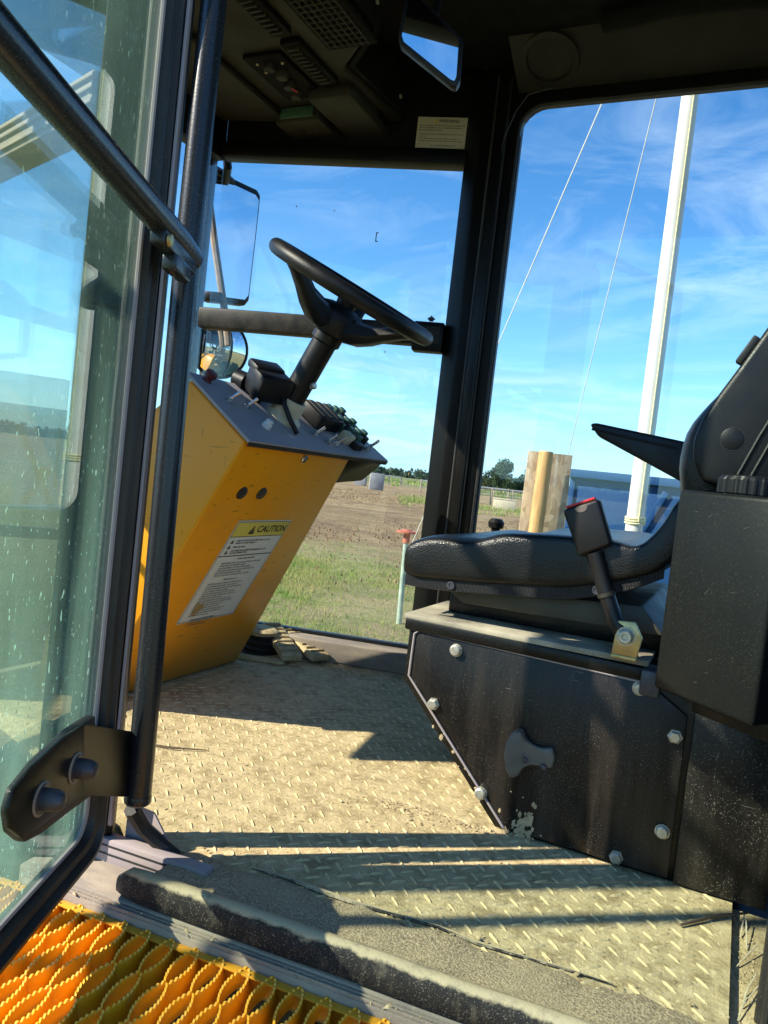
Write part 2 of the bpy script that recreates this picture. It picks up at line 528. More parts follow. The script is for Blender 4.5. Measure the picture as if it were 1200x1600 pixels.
def link(name, me, mat, parent=None, at=None, rot=None):
    """link a mesh; coordinates are world ones (or local about `at`)"""
    o = bpy.data.objects.new(name, me)
    COL.objects.link(o)
    if mat is not None and len(me.materials) == 0:
        me.materials.append(mat)
    o.parent = parent
    o.location = Vector(at or (0, 0, 0)) - woff(parent)
    if rot is not None:
        o.rotation_euler = rot
    return o


def mk(name, verts, faces, mat, parent=None, smooth=False, at=None, rot=None, angle=None):
    me = bpy.data.meshes.new(name)
    me.from_pydata([tuple(v) for v in verts], [], faces)
    me.update()
    if smooth:
        me.shade_smooth()
        if angle:
            me.set_sharp_from_angle(angle=R(angle))
    return link(name, me, mat, parent, at, rot)


def from_bm(name, bm, mat, parent=None, smooth=False, at=None, rot=None, angle=35):
    bmesh.ops.recalc_face_normals(bm, faces=bm.faces)
    me = bpy.data.meshes.new(name)
    bm.to_mesh(me)
    bm.free()
    if smooth:
        me.shade_smooth()
        me.set_sharp_from_angle(angle=R(angle))
    return link(name, me, mat, parent, at, rot)


def bevel_bm(bm, w, seg=2):
    if w > 0:
        bmesh.ops.bevel(bm, geom=list(bm.edges), offset=w, segments=seg, profile=0.5, affect='EDGES', clamp_overlap=True)


def box(name, c, s, mat, parent=None, rz=0.0, bev=0.004, m=None):
    """box centred at c with size s turned rz about Z (or by 3x3 matrix m)"""
    bm = bmesh.new()
    bmesh.ops.create_cube(bm, size=1.0)
    for v in bm.verts:
        v.co = Vector((v.co.x * s[0], v.co.y * s[1], v.co.z * s[2]))
    bevel_bm(bm, bev)
    mm = m if m is not None else Matrix.Rotation(rz, 3, 'Z')
    for v in bm.verts:
        v.co = mm @ v.co + Vector(c)
    return from_bm(name, bm, mat, parent, smooth=bev > 0)


def bar2(name, p, q, w, h, mat, parent=None, bev=0.004, up=(0, 0, 1)):
    """rectangular bar from p to q, w sideways, h along up"""
    p, q = Vector(p), Vector(q)
    d = (q - p)
    L = d.length
    d.normalize()
    s = Vector(up).cross(d)
    if s.length < 1e-5:
        s = Vector((1, 0, 0)).cross(d)
    s.normalize()
    u = d.cross(s)
    return box(name, (p + q) / 2, (L, w, h), mat, parent, bev=bev, m=Matrix((d, s, u)).transposed())


def prism(name, poly, vec, mat, parent=None, bev=0.0, seg=2, smooth=None):
    """planar 3D polygon swept by vec"""
    bm = bmesh.new()
    vs = [bm.verts.new(p) for p in poly]
    f = bm.faces.new(vs)
    r = bmesh.ops.extrude_face_region(bm, geom=[f])
    for e in r['geom']:
        if isinstance(e, bmesh.types.BMVert):
            e.co += Vector(vec)
    bmesh.ops.recalc_face_normals(bm, faces=bm.faces)
    bevel_bm(bm, bev, seg)
    return from_bm(name, bm, mat, parent, smooth=bev > 0 if smooth is None else smooth)


def tube_data(path, rad, seg=12, closed=False, caps=True):
    path = [Vector(p) for p in path]
    n = len(path)
    rads = rad if isinstance(rad, (list, tuple)) else [rad] * n
    V, F = [], []
    nrm = None
    for i, p in enumerate(path):
        if closed:
            tdir = path[(i + 1) % n] - path[i - 1]
        else:
            tdir = path[min(i + 1, n - 1)] - path[max(i - 1, 0)]
        tdir.normalize()
        if nrm is None:
            ref = Vector((0, 0, 1)) if abs(tdir.z) < 0.9 else Vector((1, 0, 0))
            nrm = ref.cross(tdir).normalized()
        nrm = (nrm - tdir * nrm.dot(tdir)).normalized()
        b = tdir.cross(nrm)
        for k in range(seg):
            a = 2 * math.pi * k / seg
            V.append(p + (nrm * math.cos(a) + b * math.sin(a)) * rads[i])
    m = n if closed else n - 1
    for i in range(m):
        for k in range(seg):
            a = i * seg + k
            b_ = i * seg + (k + 1) % seg
            c = ((i + 1) % n) * seg + (k + 1) % seg
            d = ((i + 1) % n) * seg + k
            F.append((a, b_, c, d))
    if caps and not closed:
        F.append(tuple(reversed(range(seg))))
        F.append(tuple(range((n - 1) * seg, n * seg)))
    return V, F


def tube(name, path, rad, mat, parent=None, seg=12, closed=False):
    V, F = tube_data(path, rad, seg, closed)
    return mk(name, V, F, mat, parent, smooth=True, angle=40)


def lathe(name, prof, axis_p, axis_d, mat, parent=None, seg=24, smooth=True):
    """prof: list of (radius, along) around axis"""
    d = Vector(axis_d).normalized()
    ref = Vector((0, 0, 1)) if abs(d.z) < 0.9 else Vector((1, 0, 0))
    a1 = ref.cross(d).normalized()
    a2 = d.cross(a1)
    p0 = Vector(axis_p)
    V, F = [], []
    for r, h in prof:
        for k in range(seg):
            a = 2 * math.pi * k / seg
            V.append(p0 + d * h + (a1 * math.cos(a) + a2 * math.sin(a)) * r)
    for i in range(len(prof) - 1):
        for k in range(seg):
            F.append((i * seg + k, i * seg + (k + 1) % seg, (i + 1) * seg + (k + 1) % seg, (i + 1) * seg + k))
    F.append(tuple(reversed(range(seg))))
    F.append(tuple(range((len(prof) - 1) * seg, len(prof) * seg)))
    return mk(name, V, F, mat, parent, smooth=smooth, angle=35)


def text_mesh(name, txt, size, origin, ux, uy, mat, parent, bold=0.0, off=0.0008, shear=0.0, align='LEFT'):
    """flat lettering lying in the plane (ux, uy) at origin"""
    cu = bpy.data.curves.new('txt', 'FONT')
    cu.body = txt
    cu.size = size
    cu.offset = bold
    cu.shear = shear
    cu.align_x = align
    cu.resolution_u = 3
    tmp = bpy.data.objects.new('txt', cu)
    COL.objects.link(tmp)
    dg = bpy.context.evaluated_depsgraph_get()
    me = bpy.data.meshes.new_from_object(tmp.evaluated_get(dg))
    bpy.data.objects.remove(tmp)
    ux, uy = Vector(ux).normalized(), Vector(uy).normalized()
    n = ux.cross(uy)
    o = Vector(origin) + n * off
    for v in me.vertices:
        v.co = o + ux * v.co.x + uy * v.co.y
    me.name = name
    me.materials.clear()
    return link(name, me, mat, parent)


def quads_mesh(name, quads, mat, parent):
    V, F = [], []
    for q in quads:
        b = len(V)
        V += [tuple(p) for p in q]
        F.append(tuple(range(b, b + len(q))))
    return mk(name, V, F, mat, parent)


def word_lines(name, o, ux, uy, w, lines, mat, parent, seed, off=0.0009):
    """lines of small print as rows of word strokes; lines = [(y, x0, x1, height)]"""
    rr = random.Random(seed)
    ux, uy = Vector(ux).normalized(), Vector(uy).normalized()
    n = ux.cross(uy)
    Q = []
    for (y, x0, x1, h) in lines:
        x = x0
        while x < x1:
            L = h * rr.uniform(0.45, 0.8)      # one letter at a time
            word = rr.randint(2, 8)
            for k in range(word):
                ww = h * rr.uniform(0.25, 0.5)
                yy = rr.uniform(0, 0.25) * h
                hh = h * rr.uniform(0.55, 1.0)
                p = Vector(o) + n * off + ux * (x * w) + uy * (y + yy)
                Q.append((p, p + ux * ww, p + ux * ww + uy * hh, p + uy * hh))
                x += (ww + h * 0.18) / w
                if x > x1:
                    break
            x += h * 0.5 / w
    return quads_mesh(name, Q, mat, parent)


# ------------------------------------------------------------------ setting: ground and far field
GZ = -1.0
V, F = [], []
N = 60
for i in range(N + 1):
    for j in range(N + 1):
        a = (i / N * 2 - 1)
        b = (j / N * 2 - 1)
        x = math.copysign(abs(a) ** 3, a) * 1500
        y = math.copysign(abs(b) ** 3, b) * 1500
        r = math.hypot(x, y)
        z = GZ + (0.05 * math.sin(x * 0.7 + 1) * math.cos(y * 0.55) if r < 60 else 0.0)
        if r < 4:
            z = GZ
        V.append((x, y, z))
for i in range(N):
    for j in range(N):
        a = i * (N + 1) + j
        F.append((a, a + N + 1, a + N + 2, a + 1))
gr = mk('ground', V, F, GROUNDM, smooth=True)
tag(gr, kind='structure')

# grass tufts scattered through the near strip and in patches beyond
rs = np.random.RandomState(3)


def field_noise(x, y):
    return (np.sin(x * 0.9 + 1.3) * np.cos(y * 0.7 - .4) + np.sin(x * 0.31 - y * .43 + 2) + .6 * np.sin(2.3 * x + 1.7 * y)) / 2.6


def blades(n, amin, amax, dmin, dmax, hmin, hmax, wid, thr, zoff=0.0):
    az = rs.uniform(R(amin), R(amax), n)
    d = np.sqrt(rs.uniform(dmin ** 2, dmax ** 2, n))
    x, y = np.sin(az) * d, np.cos(az) * d
    nt = max(1, n // 16)
    ti = rs.randint(0, nt, n)
    x, y = x[ti] + rs.normal(0, .035 * d[ti] ** .5, n), y[ti] + rs.normal(0, .035 * d[ti] ** .5, n)
    d = np.hypot(x, y)
    k = field_noise(x, y) + rs.uniform(-.5, .5, n) > thr
    x, y, d = x[k], y[k], d[k]
    n = len(x)
    h = rs.uniform(hmin, hmax, n)
    th = rs.uniform(0, 2 * np.pi, n)
    lean = rs.uniform(0.1, 0.8, n) * h
    la = rs.uniform(0, 2 * np.pi, n)
    w = wid * rs.uniform(.6, 1.4, n)
    z = np.full(n, GZ - .02) + 0.05 * np.sin(x * 0.7 + 1) * np.cos(y * 0.55)
    p0 = np.stack([x - np.cos(th) * w, y - np.sin(th) * w, z], 1)
    p1 = np.stack([x + np.cos(th) * w, y + np.sin(th) * w, z], 1)
    m = np.stack([x + np.cos(la) * lean * .35, y + np.sin(la) * lean * .35, z + h * .6], 1)
    t_ = np.stack([x + np.cos(la) * lean, y + np.sin(la) * lean, z + h], 1)
    wv_ = np.stack([np.cos(th) * w * .7, np.sin(th) * w * .7, np.zeros(n)], 1)
    return np.concatenate([np.stack([p0, p1, m + wv_], 1), np.stack([p0, m + wv_, m - wv_], 1), np.stack([m - wv_, m + wv_, t_], 1)], 0)


def tri_mesh(name, tris, mat, parent=None):
    n = len(tris)
    me = bpy.data.meshes.new(name)
    me.vertices.add(n * 3)
    me.vertices.foreach_set('co', tris.reshape(-1).astype(np.float32))
    me.loops.add(n * 3)
    me.loops.foreach_set('vertex_index', np.arange(n * 3, dtype=np.int32))
    me.polygons.add(n)
    me.polygons.foreach_set('loop_start', np.arange(0, n * 3, 3, dtype=np.int32))
    me.polygons.foreach_set('loop_total', np.full(n, 3, dtype=np.int32))
    me.update(calc_edges=True)
    return link(name, me, mat, parent)


T = [blades(70000, -52, -2, 3.5, 13.0, .02, .085, .0040, -.25),
     blades(16000, -50, -18, 9.0, 17.0, .03, .10, .006, .05),
     blades(5000, -24, -10, 40.0, 60.0, .1, .3, .03, .0),
     blades(9000, -100, -52, 3.0, 18.0, .04, .14, .006, -.2),
     blades(5000, -60, 10, 95.0, 200.0, .3, .7, .15, -.3)]
go = tri_mesh('grass', np.concatenate(T, 0), GRASSM)
tag(go, 'sparse green and straw grass growing outside the cab window', 'grass', kind='stuff')


def clods(n, amin, amax, dmin, dmax, r0, r1):
    az = rs.uniform(R(amin), R(amax), n)
    d = rs.uniform(dmin, dmax, n)
    c = np.stack([np.sin(az) * d, np.cos(az) * d, np.full(n, GZ + .02)], 1)
    r = rs.uniform(r0, r1, n) ** 1.0 * (.5 + d / dmax)
    ax = np.array([[1, 0, 0], [0, 1, 0], [-1, 0, 0], [0, -1, 0]], float)
    pts = ax[None] * r[:, None, None] * rs.uniform(.6, 1.5, (n, 4, 1)) + c[:, None]
    tp = c + np.stack([rs.uniform(-.3, .3, n) * r, rs.uniform(-.3, .3, n) * r, r * rs.uniform(.35, .8, n)], 1)
    pts[:, :, 2] -= .03
    return np.concatenate([np.stack([pts[:, k], pts[:, (k + 1) % 4], tp], 1) for k in range(4)], 0)


CLODM = mat_plain('field_soil', (.20, .125, .06), .95, var=.5, scale=.8)
co_ = tri_mesh('soil_clods', np.concatenate([clods(9000, -50, -6, 13, 60, .012, .055), clods(700, -50, -6, 5, 14, .008, .022)], 0), CLODM)
tag(co_, 'rough brown clods scattered over the dirt field', 'soil', kind='stuff')


def crown_tris(c, rad, n, leaf, seed, flat=1.0, lobes=9):
    q = np.random.RandomState(seed)
    cs = np.array(c) + np.stack([q.normal(0, .42, lobes) * rad, q.normal(0, .42, lobes) * rad, q.uniform(-.55, .55, lobes) * rad * flat], 1)
    lr = q.uniform(.35, .6, lobes) * rad
    idx = q.randint(0, lobes, n)
    dv = q.normal(0, 1, (n, 3))
    dv /= np.linalg.norm(dv, axis=1)[:, None]
    rr = q.uniform(.25, 1, n) ** .5
    p = cs[idx] + dv * (lr[idx] * rr)[:, None] * np.array([1, 1, .85])
    a = q.normal(0, 1, (n, 3))
    a /= np.linalg.norm(a, axis=1)[:, None]
    b = np.cross(a, q.normal(0, 1, (n, 3)))
    b /= np.linalg.norm(b, axis=1)[:, None] + 1e-9
    s = leaf * q.uniform(.5, 1.3, n)[:, None]
    return np.concatenate([np.stack([p - a * s, p + a * s * .2 + b * s * .6, p + a * s], 1), np.stack([p - a * s, p + a * s, p + a * s * .2 - b * s * .6], 1)], 0)


def pol(az, d, z=GZ):
    return (math.sin(R(az)) * d, math.cos(R(az)) * d, z)


# ring of woods far off
wt = []
for i in range(1300):
    az = i / 1300 * 360 + RND.uniform(-.2, .2)
    d = RND.uniform(430, 560)
    h = RND.uniform(6.0, 9.0) * (1.0 + 0.22 * math.sin(R(az) * 5 + 1) + .12 * math.sin(R(az) * 31))
    p = pol(az, d, GZ + h * .42)
    wt.append(crown_tris(p, h * .75, 90, 1.3, 1000 + i, flat=.8, lobes=8))
wo_ = tri_mesh('far_woods', np.concatenate(wt, 0), WOODSM)
tag(wo_, 'low dark green line of woods along the horizon', 'woods', kind='stuff')


def tree(name, label, az, d, h, rad, trunk, seed, n=2600, leaf=.28, base=.45, grp='trees at the edge of the field'):
    p = pol(az, d)
    t_ = thing(name, label, 'tree', p, grp)
    V, F = tube_data([Vector(p), Vector(p) + Vector((.1 * h * .3, 0, h * .35)), Vector(p) + Vector((0, .05 * h, h * .8))], [trunk, trunk * .7, trunk * .25], 8)
    q = random.Random(seed)
    for k in range(6):
        a = q.uniform(0, 6.28)
        z0 = q.uniform(.25, .6) * h
        st = Vector(p) + Vector((0, 0, z0))
        en = st + Vector((math.cos(a) * rad * .8, math.sin(a) * rad * .8, h * .2))
        v2, f2 = tube_data([st, (st + en) / 2 + Vector((0, 0, .1 * h * .2)), en], [trunk * .4, trunk * .25, trunk * .1], 5)
        b = len(V)
        V += v2
        F += [tuple(i + b for i in ff) for ff in f2]
    mk('trunk', V, F, BARK, t_, smooth=True)
    c = (p[0], p[1], p[2] + h * (base + (1 - base) * .5))
    tri = crown_tris(c, rad, n, leaf, seed, flat=h * (1 - base) / (2 * rad) * 1.3, lobes=14)
    tri_mesh('crown', tri, LEAFM, t_)
    return t_


tree('broadleaf_tree', 'tall round dark green tree left of the particle board', -16.6, 170, 7.6, 3.2, .25, 11, 5200, .26, .12)
tree('broadleaf_tree', 'lower bushy tree touching the left side of the round tree', -18.6, 178, 4.2, 2.8, .2, 12, 2600, .26, .05)
tree('broadleaf_tree', 'low spreading tree beside the dark corner post', -19.9, 190, 4.4, 3.4, .2, 13, 2600, .28, .05)
tree('broadleaf_tree', 'bushy tree between the round tree and the particle board', -15.2, 176, 4.4, 2.9, .2, 14, 2400, .26, .05)
tree('slender_tree', 'thin sparse tree with bare twigs next to the particle board', -14.7, 165, 6.6, 1.0, .12, 15, 260, .22, .62)
tree('broadleaf_tree', 'green treetop showing above the blue dumpster rim', -6.6, 60, 3.3, 1.8, .2, 16, 2400, .18, .2)

# fences of posts and a pale rail across the field


def fence(label, az0, az1, d0, d1, n, h, rail_mat, grp='post fences across the field'):
    a, b = Vector(pol(az0, d0)), Vector(pol(az1, d1))
    f = thing('post_fence', label, 'fence', a, grp)
    for i in range(n):
        p = a.lerp(b, i / (n - 1))
        hh = h * RND.uniform(.9, 1.08)
        box('post', p + Vector((0, 0, hh / 2 - .1)), (.13, .13, hh + .2), WOOD, f, bev=0)
    for k, zz_ in enumerate((.95, .55)):
        bar2('rail', a + Vector((0, 0, h * zz_)), b + Vector((0, 0, h * zz_)), .06, .10 if k == 0 else .05, rail_mat if k == 0 else WOOD, f, bev=0)


fence('long pale rail fence at the far side of the dirt field', -45, -24, 92, 100, 22, 1.35, WHITEP)
fence('pale rail fence behind the corner post, seen over the seat', -22.5, -9, 78, 84, 14, 1.35, WHITEP)
fence('dark wire fence posts standing in front of the trees', -22, -10, 60, 66, 9, 1.3, WOOD)
# far loose things
p = pol(-25.8, 68)
cb = thing('concrete_block', 'grey concrete block lying at the edge of the dirt field', 'block', p)
box('block_body', (p[0], p[1], GZ + .72), (1.25, 1.25, 1.5), CONC, cb, rz=.5, bev=.05)
box('lifting_eye', (p[0], p[1], GZ + 1.5), (.12, .4, .16), BOLTDARK, cb, rz=.5, bev=.02)
for i, (az, d, s, m, lb) in enumerate([(-16.2, 52, (1.5, .8, .7), CREAM, 'cream box on the ground beyond the field track'), (-19.2, 62, (1.3, .7, 1.0), OSB, 'pale crate near the wire fence'), (-27.0, 80, (1.2, .8, .8), CONC, 'small grey tank far behind the concrete block')]):
    p = pol(az, d)
    bx = thing('crate', lb, 'crate', p)
    box('crate_body', (p[0], p[1], GZ + s[2] / 2), s, m, bx, rz=.3, bev=.03)
    box('lid', (p[0], p[1], GZ + s[2] + .03), (s[0] * 1.05, s[1] * 1.05, .06), m, bx, rz=.3, bev=.01)

# ------------------------------------------------------------------ yard: pole, wires, stake, board, dumpster
PX, PY = -.6445, 5.29
fp = thing('mast', 'tall white round mast standing outside the side window', 'pole', (PX, PY, GZ))
lathe('shaft', [(.056, 0), (.056, 2.2), (.054, 3.6), (.050, 6.2), (.03, 6.25)], (PX, PY, GZ), (0, 0, 1), WHITEPOLE, fp, 28)
lathe('base_collar', [(.13, 0), (.13, .03), (.08, .035), (.08, .12), (.058, .13)], (PX, PY, GZ), (0, 0, 1), WHITEPOLE, fp, 24)
tube('halyard', [(PX + .030, PY - .058, z + GZ) for z in (1.45, 2.0, 3.0, 4.0, 5.8)], .0055, ROPE, fp, 6)
pts = []
for k in range(40):
    a = k / 39 * 3 * 6.283
    pts.append((PX + .062 * math.cos(a), PY + .062 * math.sin(a), GZ + 1.43 + .05 * k / 39 + .01 * math.sin(a)))
tube('rope_wrap', pts, .006, ROPE, fp, 6)
STK = (-.389 * 8.0, .919 * 8.0)
st = thing('stake', 'slim pale stake with an orange red cap beside the seat front', 'stake', (STK[0], STK[1], GZ))
lathe('stake_shaft', [(.030, 0), (.026, .9)], (STK[0], STK[1], GZ), (-.03, 0, 1), mat_plain('pale_green_tube', (0.35, 0.45, 0.36), 0.5, var=.4, scale=9), st, 12)
lathe('cap', [(.037, 0), (.035, .1), (.11, .105), (.11, .125), (.05, .13), (.05, .14)], (STK[0] - .026, STK[1], GZ + .88), (0, 0, 1), mat_plain('orange_red_cap', (0.50, 0.15, 0.09), 0.6), st, 16)
TOPW = (PX, PY, 4.94)
w1 = tube('guy_wire', [TOPW, (STK[0] + .01, STK[1], GZ + .78)], .0055, WIREM, None, 6)
tag(w1, 'pale guy wire running from the mast down to the capped stake', 'wire', 'guy wires of the mast')
w2 = tube('guy_wire', [TOPW, tuple(Vector((0, 0, CAM_H)) + (fwd * 1200 + r2 * (886 - 600) - u2 * (716 - 800)) * (8.3 / 1200)), (-1.95, 8.6, GZ)], .0042, WIREM, None, 6)
tag(w2, 'pale guy wire ending behind the particle board', 'wire', 'guy wires of the mast')

ob = thing('particle_board', 'upright sheet of weathered particle board nailed behind the round post', 'board', (-1.9, 8.0, GZ))
L0, R0 = Vector((-.263 * 8, .985 * 8, 0)), Vector((-.2105 * 8, 1.009 * 8, 0))
ang = math.atan2((R0 - L0).y, (R0 - L0).x)
mid = (L0 + R0) / 2
box('sheet', (mid.x, mid.y, (GZ - .05 + .98) / 2), ((R0 - L0).length, .02, 2.03), OSB, ob, rz=ang, bev=.002)
box('batten', (mid.x, mid.y + .035, .2), ((R0 - L0).length * .96, .04, .08), WOOD, ob, rz=ang, bev=.003)
pp = Vector((-.2435 * 7.9, .989 * 7.9, GZ))
po = thing('round_post', 'peeled round pine post in front of the particle board', 'post', pp)
lathe('post_log', [(.080, 0), (.078, .5), (.075, 1.2), (.0735, 1.96), (.069, 1.98)], pp, (.012, 0, 1), PINE, po, 20)
lathe('cut_end', [(.068, 0), (.066, .004)], (pp.x + .0238, pp.y, GZ + 1.98), (.012, 0, 1), CREAM, po, 20)

DY, DX0, DX1, DTOP = 11.6, -2.42, 3.4, .955
du = thing('dumpster', 'blue steel roll-off dumpster with ribbed sides behind the mast', 'dumpster', (0.5, DY + 1.1, GZ))
box('side_panel', ((DX0 + DX1) / 2, DY + .05, (DTOP + GZ + .2) / 2), (DX1 - DX0, .04, DTOP - GZ - .2), BLUEP, du, bev=.004)
box('far_side_panel', ((DX0 + DX1) / 2, DY + 2.2, (DTOP + GZ + .2) / 2), (DX1 - DX0, .04, DTOP - GZ - .2), BLUEP, du, bev=.004)
box('end_panel', (DX0 + .02, DY + 1.12, (DTOP + GZ + .2) / 2 - .03), (.04, 2.1, DTOP - GZ - .26), BLUEP, du, bev=.004)
box('tailgate', (DX1 - .02, DY + 1.12, (DTOP + GZ + .2) / 2 - .03), (.04, 2.1, DTOP - GZ - .26), BLUEP, du, bev=.004)
box('bottom', ((DX0 + DX1) / 2, DY + 1.12, GZ + .2), (DX1 - DX0 - .1, 2.1, .06), BLUEP, du, bev=.004)
box('top_rail', ((DX0 + DX1) / 2, DY - .01, DTOP - .06), (DX1 - DX0 + .04, .14, .12), BLUEP, du, bev=.012)
box('bottom_rail', ((DX0 + DX1) / 2, DY - .01, GZ + .25), (DX1 - DX0 + .02, .12, .16), BLUEP, du, bev=.01)
for k in range(7):
    x = DX0 + .05 + k * .95
    box('rib', (x, DY + .015, (DTOP + GZ) / 2 + .08), (.08, .05, DTOP - GZ - .45), BLUEP, du, bev=.012)
bar2('diagonal_brace', (DX0 + .82, DY + .005, GZ + .5), (DX0 + 1.38, DY + .005, DTOP - .2), .05, .09, BLUEP, du)
bar2('diagonal_brace', (DX0 + 1.9, DY + .005, GZ + .5), (DX0 + 2.5, DY + .005, DTOP - .2), .05, .09, BLUEP, du)
for k in (0, 1):
    for yy in (.3, 1.9):
        lathe('wheel', [(.08, 0), (.1, .01), (.1, .13), (.08, .14)], (DX0 + .5 + k * 4.7, DY + yy, GZ + .1), (0, 1, 0), BOLTDARK, du, 16)

# dark container seen through the door glass
cc = Vector((-9.35, 7.45, GZ))
cdir = Vector((.60, .80, 0)).normalized()
cn = Vector((.80, -.60, 0)).normalized()
ct = thing('container', 'long dark teal container beyond the open glass door', 'container', cc)
mrot = Matrix((cdir, -cn, Vector((0, 0, 1)))).transposed()
A0 = cc - cdir * 5.0
box('body', cc - cdir * 2.15 - cn * 1.2 + Vector((0, 0, 1.22)), (5.7, 2.35, 2.3), TEALC, ct, bev=.02, m=mrot)
for k in range(26):
    q = cc - cdir * (5.0 - k * .225)
    if 9 <= k <= 23:
        continue
    box('corrugation', q - cn * .012 + Vector((0, 0, 1.22)), (.10, .05, 2.1), TEALC, ct, bev=.015, m=mrot)
bar2('top_rail', cc - cdir * 5.0 + Vector((0, 0, 2.34)), cc + cdir * .7 + Vector((0, 0, 2.34)), .1, .1, TEALC, ct)
bar2('bottom_rail', cc - cdir * 5.0 + Vector((0, 0, .1)), cc + cdir * .7 + Vector((0, 0, .1)), .1, .14, TEALC, ct)
bar2('corner_post', cc + cdir * .68 + Vector((0, 0, .05)), cc + cdir * .68 + Vector((0, 0, 2.38)), .1, .1, TEALC, ct, up=cdir)
_d = fwd * 1200 + r2 * (2 - 600) - u2 * (648 - 800)
_o = Vector((0, 0, CAM_H)) + _d * ((cc + cn * .03 - Vector((0, 0, CAM_H))).dot(cn) / _d.dot(cn))
text_mesh('lettering', 'SS', .42, _o, cdir, (0, 0, 1), INK, ct, bold=.02, off=.004)

# ------------------------------------------------------------------ the cab shell
cab = thing('machine_cab', 'black steel machine cab with tapered front windows, seen through its open door', 'vehicle cab', (-.35, 1.45, 0))
P1, P2 = Vector((-.85, 2.125, 0)), Vector((-1.58, 1.935, 0))          # far tapered window
Q1, Q2 = Vector((-.872, .812, 0)), Vector((-1.58, 1.045, 0))           # near tapered window
RY = 2.08
REAR = .95

# floor with tread lugs
fl = prism('floor_plate', [(-1.56, 1.06, -.012), (-.88, .885, -.012), (.055, .905, -.012), (.055, 2.06, -.012), (-.86, 2.10, -.012), (-1.56, 1.92, -.012)], (0, 0, .012), FLOORM, cab)
V, F = [(-.5, 0, 0), (.5, 0, 0)], []
lv = [(-.5, 0, 0), (-.25, -.5, 0), (.25, -.5, 0), (.5, 0, 0), (.25, .5, 0), (-.25, .5, 0), (-.22, 0, 1), (.22, 0, 1)]
lf = [(0, 1, 6), (1, 2, 7, 6), (2, 3, 7), (3, 4, 7), (4, 5, 6, 7), (5, 0, 6)]
lugme = bpy.data.meshes.new('tread_lug')
lugme.from_pydata([(a * .0285, b * .0068, c * .0026) for a, b, c in lv], [], lf)
lugme.materials.append(LUGM)
spots = []
for i in range(-46, 4):
    for j in range(24, 64):
        for o in (0, 1):
            x, y = -.0118 + i * .0352 + o * .0176, .958 + (j - 28) * .0330 + o * .0165
            if x > .040 or x < -1.5 or y < .905 or y > 2.03:
                continue
            if x < -.86 and (y > 2.09 + (x + .86) * .27 or y < .90 - (x + .86) * .27):
                continue
            if y > 1.27 and x > -.31:
                continue
            if 1.25 < y < 1.8 and x < -1.26:
                continue
            spots.append((x + RND.uniform(-.0006, .0006), y, o))
spots.sort(key=lambda s: s[0] ** 2 + s[1] ** 2)
for k, (x, y, o) in enumerate(spots[:300]):
    link('tread_lug', lugme, LUGM, fl, at=(x, y, -RND.uniform(0, .0011)), rot=(0, 0, R(45 if o else -43)))
V, F = [], []
for (x, y, o) in spots[300:]:
    a = R(45 if o else -43)
    b = len(V)
    sink = RND.uniform(.0002, .0016)
    for v in lugme.vertices:
        V.append((x + v.co.x * math.cos(a) - v.co.y * math.sin(a), y + v.co.x * math.sin(a) + v.co.y * math.cos(a), v.co.z - sink))
    F += [tuple(q + b for q in ff) for ff in lf]
fo = mk('tread_pattern', V, F, LUGM, fl)
fo['kind'] = 'stuff'

# chassis below
box('chassis', (-.32, 1.47, -.33), (2.45, 1.10, .60), BLACK, cab, bev=.02)
# lower wall strips under the far windows
bar2('window_ledge', P1 + Vector((0.01, -.03, .031)), P2 + Vector((0, -.03, .031)), .075, .062, ALU, cab, bev=.006)
bar2('window_sill', P1 + Vector((0, .012, .03)), P2 + Vector((0, .012, .03)), .03, .085, BLACK, cab, bev=.004)
bar2('window_header', P1 + Vector((0, .0, 1.508)), P2 + Vector((0, 0, 1.508)), .06, .042, PILLAR, cab, bev=.005)
bar2('header_panel', P1 + Vector((0.02, .012, 1.645)), P2 + Vector((0, .012, 1.645)), .03, .245, HEADDARK, cab, bev=.003)
bar2('cross_bar', P1 + Vector((0, -.035, .99)), P2 + Vector((0, -.035, .99)), .05, .062, mat_painted('dusty_bar_paint', (.006, .006, .006), .5, dust=.10, speck=.1, scale=26, spec=.25), cab, bev=.008)
box('bar_bracket', (P1.x - .04, P1.y - .045, .985), (.09, .05, .085), PILLAR, cab, rz=.25, bev=.006)


def pane(name, a, b, z0, z1, mat, parent, th=.005):
    a, b = Vector(a), Vector(b)
    d = (b - a).normalized()
    n = Vector((-d.y, d.x, 0)) * th
    poly = [(a.x, a.y, z0), (b.x, b.y, z0), (b.x, b.y, z1), (a.x, a.y, z1)]
    return prism(name, poly, n, mat, parent)


g1 = pane('window_pane', P1 + Vector((0, .004, 0)), P2 + Vector((0, .004, 0)), .05, 1.50, GLASS, cab)
# marks on that pane
wd = (P1 - P2).normalized()
wnrm = Vector((wd.y, -wd.x, 0))


def on_win(s, z, off=.006):
    return P2 + Vector((0, .004, 0)) + wd * s + wnrm * off + Vector((0, 0, z))


